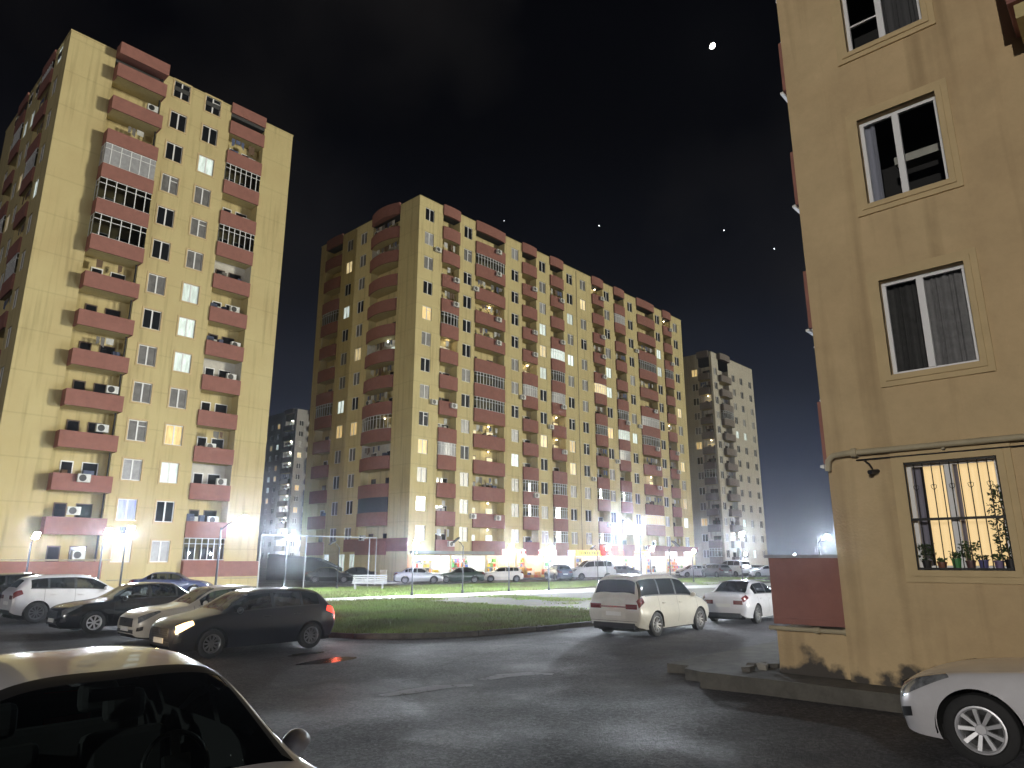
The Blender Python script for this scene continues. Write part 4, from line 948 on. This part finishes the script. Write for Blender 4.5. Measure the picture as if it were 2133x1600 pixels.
def car(name,label,sp,pm,loc,ang,cat='car',res=1,glass=None,rearglass=None,spokes=10,rim=None,group=None,headon=False,tailon=False,interior=True,roofrails=False,taildark=False,cladding=None,plate=True,z=None):
    S=Surf(sp); S.xc=sp['xfa']+sp['wb']/2; L=sp['L']; xc=S.xc; r=sp['r']
    rt=root(name,label,cat,(loc[0],loc[1],gz(*loc) if z is None else z),R(ang),group)
    glass=glass or G_MID; rearglass=rearglass or glass
    cowl,wt,rtp,rb=sp['cowl'],sp['wt'],sp['rt'],sp['rb']; p1,p2=sp['pill']; qx=sp['q']
    WS=(cowl+.05,wt-.03,3.04 if res==2 else 3.10); RW=(rtp+.03,rb-.03,3.03 if sp.get('van') else 3.14)
    s0,s1=2.10,2.90; sides=[(cowl+.30,p1-.04),(p1+.04,p2-.03),(p2+.03,qx)]
    bx=[0,L,WS[0],WS[1],RW[0],RW[1]]+[v for a in sides for v in a]; xfa=sp['xfa']; xra=xfa+sp['wb']; Ra=r+.055
    step={2:.035,1:.055,0:.12}[res]
    base=list(np.arange(0,L,step)); fine=[0,.02,.045,.07,.1,L-.1,L-.07,L-.045,L-.02,L]
    for xw in (xfa,xra): fine+=list(np.arange(xw-Ra-.05,xw+Ra+.051,.03 if res else .07))
    xs=sorted(set([round(v,4) for v in bx+fine]+[round(v,4) for v in base if all(abs(v-b)>step*.45 for b in bx+fine)]))
    xs=[v for v in xs if 0<=v<=L]
    nsu={2:10,1:7,0:4}[res]
    sv=sorted(set([round(i+k/nsu,4) for i in range(4) for k in range(nsu)]+[4.0,s0,s1,WS[2],RW[2]]))
    cols=[(v,1) for v in sv]+[(v,-1) for v in sv[-2::-1]]; nc=len(cols)
    rows=[S.row(x,sv) for x in xs]; idx={v:i for i,v in enumerate(sv)}
    V=[]
    for x,rw in zip(xs,rows):
        for v,sd in cols: y,zz=rw[idx[v]]; V.append([xc-x,sd*y,zz])
    def region(x,v):
        if v>WS[2] and WS[0]<x<WS[1]: return 'windscreen'
        if v>RW[2] and RW[0]<x<RW[1]: return 'rear_window'
        if s0<v<s1:
            for k,(a,b) in enumerate(sides):
                if a<x<b: return 'side%d'%k
        return None
    F={}
    inside=[[False]*nc for _ in xs]
    for i,x in enumerate(xs):
        for j in range(nc):
            p=V[i*nc+j]
            for xw in (xfa,xra):
                if math.hypot(p[0]-(xc-xw),p[2]-r*.99)<Ra and cols[j][0]<2.0: inside[i][j]=xw
    snap={}
    for i in range(len(xs)-1):
        for j in range(nc-1):
            q=[(i,j),(i,j+1),(i+1,j+1),(i+1,j)]; ins=[inside[a][b] for a,b in q]
            if all(ins): continue
            if any(ins):
                for (a,b),w in zip(q,ins):
                    if w: snap[(a,b)]=w
            xm=(xs[i]+xs[i+1])/2; vm=(cols[j][0]+cols[j+1][0])/2; rg_=region(xm,vm)
            if rg_ and rg_.startswith('side'): rg_+='L' if cols[j][1]*1>0 and cols[j+1][1]>0 else 'R'
            F.setdefault(rg_,[]).append(tuple(a*nc+b for a,b in q))
    for (a,b),xw in snap.items():
        p=V[a*nc+b]; dx,dz=p[0]-(xc-xw),p[2]-r*.99; d=math.hypot(dx,dz) or 1; p[0]=xc-xw+dx/d*Ra; p[2]=r*.99+dz/d*Ra
    body=MB(); body.v=[tuple(p) for p in V]
    for f in F[None]: body.f.append(f); body.m.append(0)
    n=nc
    body.f.append(tuple(range(nc))); body.m.append(0); body.f.append(tuple((len(xs)-1)*nc+j for j in range(nc))[::-1]); body.m.append(0)
    me=bpy.data.meshes.new('body'); me.from_pydata(body.v,[],body.f); me.materials.append(pm); me.polygons.foreach_set('use_smooth',[True]*len(body.f))
    bm=bmesh.new(); bm.from_mesh(me); bmesh.ops.delete(bm,geom=[v for v in bm.verts if not v.link_faces],context='VERTS'); bmesh.ops.recalc_face_normals(bm,faces=bm.faces); bm.to_mesh(me); bm.free()
    try: me.set_sharp_from_angle(angle=R(42))
    except Exception: pass
    bo=ob('body',me,rt)
    # floor pan and dark inner wheel arches
    un=MB(); un.box(xc-L+.12,xc-.12,-.62,.62,.17,.30)
    for xw in (xfa,xra): 
        yy=.86*S.Q(xw)[1][0]/.88; A=[R(-12+204*k/20) for k in range(21)]
        for a_,b_ in zip(A[:-1],A[1:]): un.face([(xc-xw+(Ra+.012)*math.cos(t),y_,r*.99+(Ra+.012)*math.sin(t)) for t,y_ in ((a_,-yy),(b_,-yy),(b_,yy),(a_,yy))])
    for xa,xb in ((.12,xfa-Ra),(xfa+Ra,xra-Ra),(xra+Ra,L-.12)):
        w=min(S.Q(xa)[0][0],S.Q(xb)[0][0])-.02; un.box(xc-xb,xc-xa,-w,w,.19,.26)
    un.build('underbody',m_under,rt)
    def sub(nm,key,gm):
        if key not in F: return
        ids=sorted(set(i for f in F[key] for i in f)); mp={k:i for i,k in enumerate(ids)}
        m=MB(); m.v=[tuple(V[k]) for k in ids]; m.f=[tuple(mp[k] for k in f) for f in F[key]]; m.m=[0]*len(m.f)
        return ob(nm,m.mesh(nm,gm,smooth=True),rt)
    sub('windscreen','windscreen',glass); sub('rear_window','rear_window',rearglass)
    for sd in 'LR':
        for k in range(3): sub('side_window','side%d%s'%(k,sd),glass if k==0 else rearglass)
    # pillars and glass edging in black
    if res==2:
        for sd in (1,-1):
            S.patch([(cowl+.04,3.03),(wt-.02,3.03),(wt-.06,3.10),(cowl+.1,3.10)],sd,.003,16,2).build('windscreen_frit',m_black,rt,smooth=True)
            S.patch([(wt-.13,3.05),(wt-.02,3.03),(wt-.02,4.0),(wt-.13,4.0)],sd,.003,3,14).build('windscreen_frit',m_black,rt,smooth=True)
    if res:
        for sd in (1,-1):
            S.patch([(p1-.045,s0),(p1+.045,s0),(p1+.045,s1),(p1-.045,s1)],sd,.004,2,6).build('pillar',m_black,rt,smooth=True)
            S.patch([(p2-.035,s0),(p2+.035,s0),(p2+.035,s1),(p2-.035,s1)],sd,.004,2,6).build('pillar',m_black,rt,smooth=True)
            S.patch([(cowl+.25,s0-.05),(qx+.02,s0-.05),(qx+.02,s0+.02),(cowl+.25,s0+.02)],sd,.005,24,1).build('window_trim',m_black,rt,smooth=True)
            for xd in (cowl+.12,p1,p2+.12 if p2+.12<xra-Ra+.25 else p2):
                S.patch([(xd-.005,.35),(xd+.005,.35),(xd+.005,s0-.05),(xd-.005,s0-.05)],sd,.0025,1,12).build('door_seam',m_seam,rt)
            for xd in (p1-.18,p2-.16):
                q=S.pt(xd,1.62,sd); nn=S.nrm(xd,1.62,sd); MB().tube([q+nn*.012+Vector((-.09,0,0)),q+nn*.04,q+nn*.012+Vector((.09,0,0))],.016,6).build('door_handle',pm,rt,smooth=True)
            if cladding:
                S.patch([(xfa+Ra+.02,.02),(xra-Ra-.02,.02),(xra-Ra-.02,.42),(xfa+Ra+.02,.42)],sd,.012,16,2).build('sill_cladding',cladding,rt,smooth=True)
    # door mirrors
    for sd in (1,-1):
        q=S.pt(cowl+.42,2.05,sd); m=MB(); prof=[(.088*math.sin(math.pi*t/12)**.7,-.11+.20*(t/12) if True else 0) for t in range(13)]
        n0=len(m.v); m.lathe(prof,18,0,(0,0,0)); m.v=[(q.x+.03+p[2]*.75*1.0, q.y+sd*(.095)+p[1]*1.0*sd, q.z+.045+p[0]*.85) for p in m.v]
        m.tube([q,q+Vector((.02,sd*.06,.03))],.025,6); m.build('door_mirror',mir(pm),rt,smooth=True)
    # lights
    for sd in (1,-1):
        hm=m_headon if headon and (headon==2 or sd==headon) else m_head
        if res: S.patch([(.05,1.42),(.56,1.92),(.52,2.36),(.07,2.5)] if not headon else [(.06,1.40),(.40,1.72),(.38,2.30),(.08,2.45)],sd,.006,10,5).build('headlight',hm,rt,smooth=True)
        else: S.patch([(.03,1.4),(.5,1.9),(.4,2.5),(.05,2.6)],sd,.008,4,3).build('headlight',hm,rt,smooth=True)
        tm=m_tailon if tailon else m_tail
        S.patch([(L-.30,1.70),(L-.012,1.50),(L-.012,2.12),(L-.24,2.06)],sd,.006,8,4).build('tail_light',tm,rt,smooth=True)
        yq=S.Q(L)[1][0]; zt=S.Q(L)[2][1]
        MB().box(xc-L-.014,xc-L+.02,yq*.50 if sd>0 else -yq*.95,yq*.95 if sd>0 else -yq*.50,zt-.19,zt-.05).build('tail_light',tm,rt,bevel=.008)
        if res: S.patch([(.04,.55),(.16,.62),(.16,.95),(.04,.95)],sd,.006,4,3).build('fog_light',m_black,rt,smooth=True)
    # nose and tail furniture
    zf=S.Q(0)[0][1]; zt0=S.Q(0)[4][1]; yf=S.Q(0)[1][0]
    gr=MB()
    for k in range(4): zz=zf+.20+.045*k; gr.box(xc-.012,xc+.016,-yf*.72,yf*.72,zz,zz+.022)
    gr.box(xc-.01,xc+.006,-yf*.76,yf*.76,zf+.18,zf+.40); gr.box(xc-.01,xc+.012,-yf*.9,yf*.9,zf+.02,zf+.11); gr.build('grille',m_black,rt,bevel=.004)
    ob('badge',MB().lathe([(0,-.004),(.05,-.004),(.055,.0)],16).mesh('badge',m_chrome),rt,(xc+.022,0,zf+.33),R(-90)) if res else None
    if plate:
        MB().box(xc+.017,xc+.03,-.26,.26,zf+.07,zf+.18).build('number_plate',m_plate,rt); zr_=S.Q(L)[1][1]
        MB().box(xc-L-.016,xc-L-.001,-.26,.26,zr_-.02,zr_+.09).build('number_plate',m_plate,rt)
    ybm=S.Q(L)[0][0]; zbm=S.Q(L)[0][1]
    MB().box(xc-L-.012,xc-L+.12,-ybm*.98,ybm*.98,zbm-.10,zbm+.05).build('bumper_insert',m_black,rt,bevel=.02)
    if res and sp.get('van'):
        MB().box(xc-L-.02,xc-L+.0,-.46,.46,S.Q(L)[3][1]-.20,S.Q(L)[3][1]-.16).build('chrome_strip',m_chrome,rt)
    if res and sp.get('van'):
        for sd in (1,-1): S.patch([(qx-.02,s0),(L-.07,s0-.02),(rtp+.02,2.97),(qx-.02,s1)],sd,.005,6,6).build('pillar',m_gdark,rt,smooth=True)
        z1=S.Q(L)[1][1]; MB().box(xc-L-.006,xc-L,-.80,.80,zbm+.09,zbm+.10).build('tailgate_seam',m_seam,rt); MB().box(xc-L-.006,xc-L,-.42,.42,z1-.10,z1+.12).build('plate_recess',pm,rt,bevel=.004)
    if roofrails:
        for sd in (1,-1):
            pts=[S.pt(x_,3.18,sd)+Vector((0,0,.035 if 0<k<7 else .0)) for k,x_ in enumerate(np.linspace(wt+.15,rtp-.2,8))]; MB().tube(pts,.016,6).build('roof_rail',m_steel,rt,smooth=True)
    # wheels
    key=(round(r,3),spokes,rim.name if rim else 'a',res>0)
    if key not in _wm: _wm[key]=wheel_meshes(r,.205,spokes,rim or m_rim,40 if res else 20)
    ty,rm_,bk=_wm[key]
    for xw in (xfa,xra):
        for sd in (1,-1):
            yw=S.Q(xw)[1][0]-.12
            w=ob('wheel',ty,rt,(xc-xw,sd*yw,r),0 if sd>0 else math.pi); ob('rim',rm_,w); ob('brake_disc',bk,w)
    # cabin
    if interior:
        zs=sp['st'][5][7]/1.35; ds=MB()
        ds.box(xc-cowl-.62,xc-cowl-.12,-.68,.68,.62*zs,.90*zs); ds.build('dashboard',m_seat,rt,bevel=.05)
        for xsn,ys_,ww in ((wt+.35,(.37,-.37),.25),(min(rtp-.35,wt+1.25),(0,),.62)):
            for y_ in ys_:
                st=MB(); T=Matrix.Translation((xc-xsn-.22,y_,.35*zs))@Matrix.Rotation(R(-14),4,'Y')
                st.box(-.10,.10,-ww,ww,.05,.66*zs,0,T)
                for hy in ((0,) if ww<.4 else (-.36,.36)): st.box(-.06,.06,hy-.13,hy+.13,.70*zs,.88*zs,0,T)
                st.box(xc-xsn-.2,xc-xsn+.38,y_-ww,y_+ww,.30*zs,.46*zs); st.build('seat',m_seat,rt,bevel=.05)
        sw=MB(); c=Vector((xc-cowl-.72,.37,.92*zs)); pts=[]
        T=Matrix.Translation(c)@Matrix.Rotation(R(68),4,'Y')
        pts=[T@Vector((.185*math.cos(a),.185*math.sin(a),0)) for a in np.linspace(0,2*math.pi,25)]
        sw.tube(pts,.015,8,cap=False); sw.box(-.185,.185,-.025,.025,-.012,.012,0,T); sw.box(-.06,.06,-.075,.075,-.02,.03,0,T); sw.build('steering_wheel',m_black,rt,smooth=False)
        MB().box(xc-wt+.02,xc-wt+.045,-.12,.12,S.Q(wt)[4][1]-.16,S.Q(wt)[4][1]-.09).build('rear_view_mirror',m_seat,rt,bevel=.01)
    if headon:
        for sd,c,e,x_ in ((headon,(1,.66,.32),22,xc+.22),(1,(1,.12,.06),9,xc-L-.18)):
            l=bpy.data.lights.new('car_light','POINT'); l.energy=e; l.color=c; l.shadow_soft_size=.06; lo=bpy.data.objects.new('car_light',l); col.objects.link(lo); lo.parent=rt; lo.location=(x_,.66*sd,.72)
    return rt
P_white=paint('white_paint',(.56,.55,.575)); P_pearl=paint('pearl_white_paint',(.50,.475,.42)); P_black=paint('black_paint',(.006,.0065,.009),.2,coat=.5,spec=.3); P_navy=paint('dark_navy_paint',(.008,.009,.015),.3,coat=.4,spec=.25)
P_silver=paint('silver_paint',(.42,.43,.45),.35,.4); P_green=paint('dark_green_paint',(.03,.05,.035)); P_grey=paint('grey_paint',(.10,.10,.11),.35,.3); P_cream=paint('off_white_paint',(.58,.54,.47)); P_blue=paint('blue_paint',(.025,.03,.08))
m_clad=mat('grey_cladding',(.05,.05,.05),rough=.7)
# foreground saloon, nose towards -Y
car('parked_car','white saloon parked nose out, seen over its roof and windscreen',SALOON2,P_white,(1.60,4.75),-90,res=2,glass=G_CLEAR,rearglass=G_CLEAR)
car('parked_car','white saloon parked along the wall of the ochre block',COUPE,P_white,(9.68,.31),90,res=2,glass=G_MID,spokes=9,rim=m_rimc)
a=0.5; ca,sa=math.cos(R(a)),math.sin(R(a)); wx,wy=18.75,11.6
car('parked_car','white minivan with dark tinted glass standing in the yard lane',VAN2,P_pearl,(wx-(-1.35*ca+.84*sa),wy-(-1.35*sa-.84*ca)),a,cat='van',res=1,glass=G_MID,rearglass=m_gdark,spokes=10,rim=m_rimd,roofrails=True)
a=4.0; ca,sa=math.cos(R(a)),math.sin(R(a)); wx,wy=24.9,11.25
car('parked_car','white saloon standing ahead of the minivan by the ochre block corner',SEDAN,P_white,(wx-(-1.35*ca+.77*sa),wy-(-1.35*sa-.77*ca)),a,res=1,spokes=10,rim=m_rimd)
PR='cars parked in the yard row'
car('parked_car','dark navy hatchback with its headlight and tail light glowing',HATCH,P_navy,(9.12,17.45),180,res=1,rearglass=G_TINT,headon=1,tailon=True,group=PR,rim=m_rimd)
car('parked_car','off white saloon parked between the black saloon and the dark hatchback',SEDAN,P_cream,(9.75,21.0),180,res=1,group=PR)
car('parked_car','black saloon with bright alloy wheels in the parked row',SEDAN,P_black,(9.2,25.45),180,res=1,group=PR,spokes=7)
car('parked_car','white crossover parked tail out with roof rails',SUV,P_white,(7.7+1.37,31.0),0,res=1,rearglass=G_TINT,group=PR,cladding=m_clad,rim=m_rimd)
car('parked_car','dark car beside the white crossover at the end of the row',SUV,P_black,(8.6,34.9),0,res=1,rearglass=G_TINT,group=PR)
def far_car(px,py,ang,sp,pm,label,cat='car',**k):
    p=at_z(px,py); return car('parked_car',label,sp,pm,(p.x,p.y),ang,cat=cat,res=0,group='cars parked along the shops',z=0,interior=False,glass=G_TINT,rim=m_rimd,**k)
p=at_z(362,1192,1.42); car('parked_car','dark blue saloon parked behind the yard row beneath the tower windows',SEDAN,P_blue,(p.x,p.y),-30,res=1,group=PR,z=0)
far_car(872,1215,-35,SEDAN,P_silver,'silver saloon parked before the first bright shop window')
far_car(958,1214,140,SEDAN,P_green,'dark green saloon parked before the green lit shop window')
far_car(1047,1212,140,HATCH,P_cream,'pale hatchback parked before the warm yellow shop')
far_car(1163,1209,60,SUV,P_blue,'dark blue crossover parked before the blue white shop')
far_car(1232,1207,150,BOXVAN,P_white,'white delivery van parked below the yellow shop sign',cat='van')
far_car(1302,1204,-20,HATCH,P_grey,'grey hatchback parked before the white pillared shop')
far_car(1443,1202,150,HATCH,P_white,'white hatchback at the right end of the long block')
far_car(1476,1201,140,SUV,P_white,'white crossover beside the dark one at the foot of the grey tower')
far_car(1493,1203,60,SUV,P_grey,'dark crossover between white cars at the foot of the grey tower')
far_car(1526,1201,70,BOXVAN,P_white,'tall white van at the foot of the grey tower',cat='van')
far_car(1570,1201,100,HATCH,P_grey,'grey hatchback parked right of the tall white van')
far_car(1597,1202,130,HATCH,P_white,'white hatchback half hidden behind the saloon by the corner')
far_car(688,1214,-40,SEDAN,P_black,'black saloon parked beside the tarpaulin shelter')
far_car(735,1213,140,SEDAN,P_black,'black saloon parked behind the white bench')

# ------------------------------------------------------------------ yard things
# dark tarpaulin shelter between the blocks
m_tarp=mat('dark_tarpaulin',(.028,.032,.045),rough=.75,var=.35,vscale=1.2,bump=.3,bscale=4)
a0=at_z(555,1208); b0=at_z(705,1208); d=(b0-a0); ang=math.atan2(d.y,d.x); Ln=d.length
rt=root('tarpaulin_shelter','long dark tarpaulin shelter with a sloping roof between the yellow blocks','shelter',(a0.x,a0.y,0),ang)
MB().face([(0,0,0),(Ln,0,0),(Ln,0,1.25),(Ln*.62,0,2.35),(0,0,2.75)]).face([(0,3,0),(Ln,3,0),(Ln,3,1.25),(Ln*.62,3,2.35),(0,3,2.75)]).face([(0,0,0),(0,3,0),(0,3,2.75),(0,0,2.75)]).face([(Ln,0,0),(Ln,3,0),(Ln,3,1.25),(Ln,0,1.25)]).build('side_sheet',m_tarp,rt,fix=False)
MB().face([(0,-.1,2.76),(Ln*.62,-.1,2.36),(Ln*.62,3.1,2.36),(0,3.1,2.76)]).face([(Ln*.62,-.1,2.36),(Ln,-.1,1.26),(Ln,3.1,1.26),(Ln*.62,3.1,2.36)]).build('roof_sheet',m_tarp,rt,fix=False)
for k in range(5): x=Ln*k/4; MB().tube([(x,-.12,0),(x,-.12,2.7 if k<3 else 2.3-.5*(k-2.5))],.03,6).build('pole',m_post,rt)
# raised gas pipe on posts
a1=at_y(545,1114,49.5); b1=at_y(785,1116,49.5); zz=a1.z
rt=root('raised_gas_pipe','white raised gas pipe carried on posts between the blocks','pipe',(a1.x,a1.y,0))
e1=b1-a1
MB().tube([(0,0,zz),(e1.x,e1.y,zz),(e1.x,e1.y,.1)],.055,8).tube([(0,0,zz),(0,0,.1)],.055,8).build('pipe',mat('pale_pipe',(.34,.34,.32),rough=.5),rt)
for t in (.93,.36): MB().tube([(e1.x*t,e1.y*t,0),(e1.x*t,e1.y*t,zz-.05)],.05,8).build('post',m_steel,rt)
# white slatted bench
m_bench=mat('bench_paint',(.36,.36,.35),rough=.6,var=.2)
p=at_z(769,1229,.1); rt=root('park_bench','white slatted bench by the footpath','bench',(p.x,p.y,.11),HEAD-R(88))
for k in range(4): MB().box(-1.2,1.2,-.02+.0*k,.02,.48+.15*k,.58+.15*k,0,Matrix.Rotation(R(-10),4,'X')).build('slat',m_bench,rt)
for k in range(3): MB().box(-1.2,1.2,-.52+.15*k,-.40+.15*k,.42,.46).build('slat',m_bench,rt)
for s in (-.95,.95): MB().box(s-.03,s+.03,-.5,-.44,0,.42).box(s-.03,s+.03,-.02,.04,0,.46).build('leg',m_steel,rt)
# cream meter box by the corner of the long block
p=at_z(798,1212); MBx=MB().box(-.3,.3,-.2,.2,0,1.1).box(-.33,.33,-.23,.23,1.1,1.16).box(-.26,.26,-.215,-.2,.1,1.0)
tag(MBx.build('meter_box',mat('cream_metal',(.55,.46,.30),rough=.5),None,(p.x,p.y,0),HEAD-R(90)),'cream metal meter box beside the long block corner','meter box')
# crates of goods set out before the warm shop
mc=[mat('crate_%d'%i,c,rough=.7,var=.3,vscale=6) for i,c in enumerate(((.55,.30,.08),(.5,.12,.05),(.5,.42,.1)))]
cr=MB(); cr.box(-.3,.3,-.2,.2,0,.04); cr.box(-.3,-.27,-.2,.2,.04,.3); cr.box(.27,.3,-.2,.2,.04,.3)
for zc in (.06,.15,.24): cr.box(-.27,.27,-.2,-.17,zc,zc+.06); cr.box(-.27,.27,.17,.2,zc,zc+.06)
crm=[cr.mesh('crate',m) for m in mc]
k=0
for px_ in range(1078,1135,7):
    for lv in range(rnd.choice([1,2,3])):
        q=at_y(px_,1190,55.4); ci=rnd.randrange(3); o=ob('fruit_crate',crm[ci],None,(q.x+rnd.uniform(-.05,.05),55.4,.14+.31*lv),rnd.uniform(-.1,.1)); tag(o,('orange','red','yellow')[ci]+' slatted fruit crate set out on the pavement before the warm yellow shop','crate','crates before the warm shop'); k+=1

# ------------------------------------------------------------------ moon
d=ray(1483,95).normalized(); mp=Vector((0,0,CAMH))+d*6000; rad=6000*.0041
m=MB(); nla,nlo=24,36
for i in range(nla):
    for j in range(nlo):
        def sph(a,b): return Vector((math.sin(a)*math.cos(b),math.sin(a)*math.sin(b),math.cos(a)))*rad
        a0_,a1_=math.pi*i/nla,math.pi*(i+1)/nla; b0_,b1_=2*math.pi*j/nlo,2*math.pi*(j+1)/nlo
        q=[sph(a0_,b0_),sph(a0_,b1_),sph(a1_,b1_),sph(a1_,b0_)]; c=(q[0]+q[1]+q[2]+q[3])/4
        rt_=RT; up=d.cross(RT)*-1
        lit=c.normalized().dot((RT*.62-Vector((0,0,1))*.62-d*.48).normalized())>.12
        m.face(q,0 if lit else 1)
mo=m.build('moon',[mat('moonlit_surface',(.5,.5,.5),emit=(1,.97,.90),es=6),mat('moon_night_side',(.0,.0,.0),rough=1,spec=0)],None,mp)
tag(mo,'bright half moon high in the night sky','moon')

for k,(px_,py_,lab) in enumerate(((1248,470,'small white lens flare dot over the middle of the long block roof'),(1508,480,'small white lens flare dot above the grey tower'),(1613,518,'small white lens flare dot close to the edge of the ochre block'),(1050,460,'faint lens flare dot just above the roof of the long block'))):
    q=Vector((0,0,CAMH))+ray(px_,py_).normalized()*6000; s_=MB().lathe([(0,-3.4),(2.4,-2.4),(3.4,0),(2.4,2.4),(0,3.4)],10,axis='z').build('lens_flare',mat('lens_flare_glow',(1,1,1),emit=(.9,.95,1),es=9 if k<3 else 3),None,q); tag(s_,lab,'lens_flare')  # glowing dots added in the sky for lens reflections of the lamps

# ------------------------------------------------------------------ volume added for the lens glow round the lamps
GLOW_HAZE=.0011
if GLOW_HAZE:
    hz=MB().box(-90,420,-60,420,-1.2,52).build('glow_haze',None); hz.data.materials.clear()
    hm=bpy.data.materials.new('lamp_glow_haze'); hm.use_nodes=True; nt=hm.node_tree; nt.nodes.clear(); o_=nt.nodes.new('ShaderNodeOutputMaterial'); pv_=nt.nodes.new('ShaderNodeVolumePrincipled')
    pv_.inputs['Color'].default_value=(.85,.88,.95,1); pv_.inputs['Density'].default_value=GLOW_HAZE; pv_.inputs['Anisotropy'].default_value=.95; nt.links.new(pv_.outputs[0],o_.inputs['Volume'])
    hz.data.materials.append(hm); hz['kind']='stuff'; tag(hz,'thin mist added over the yard for the glow round the lamps','glow_haze')
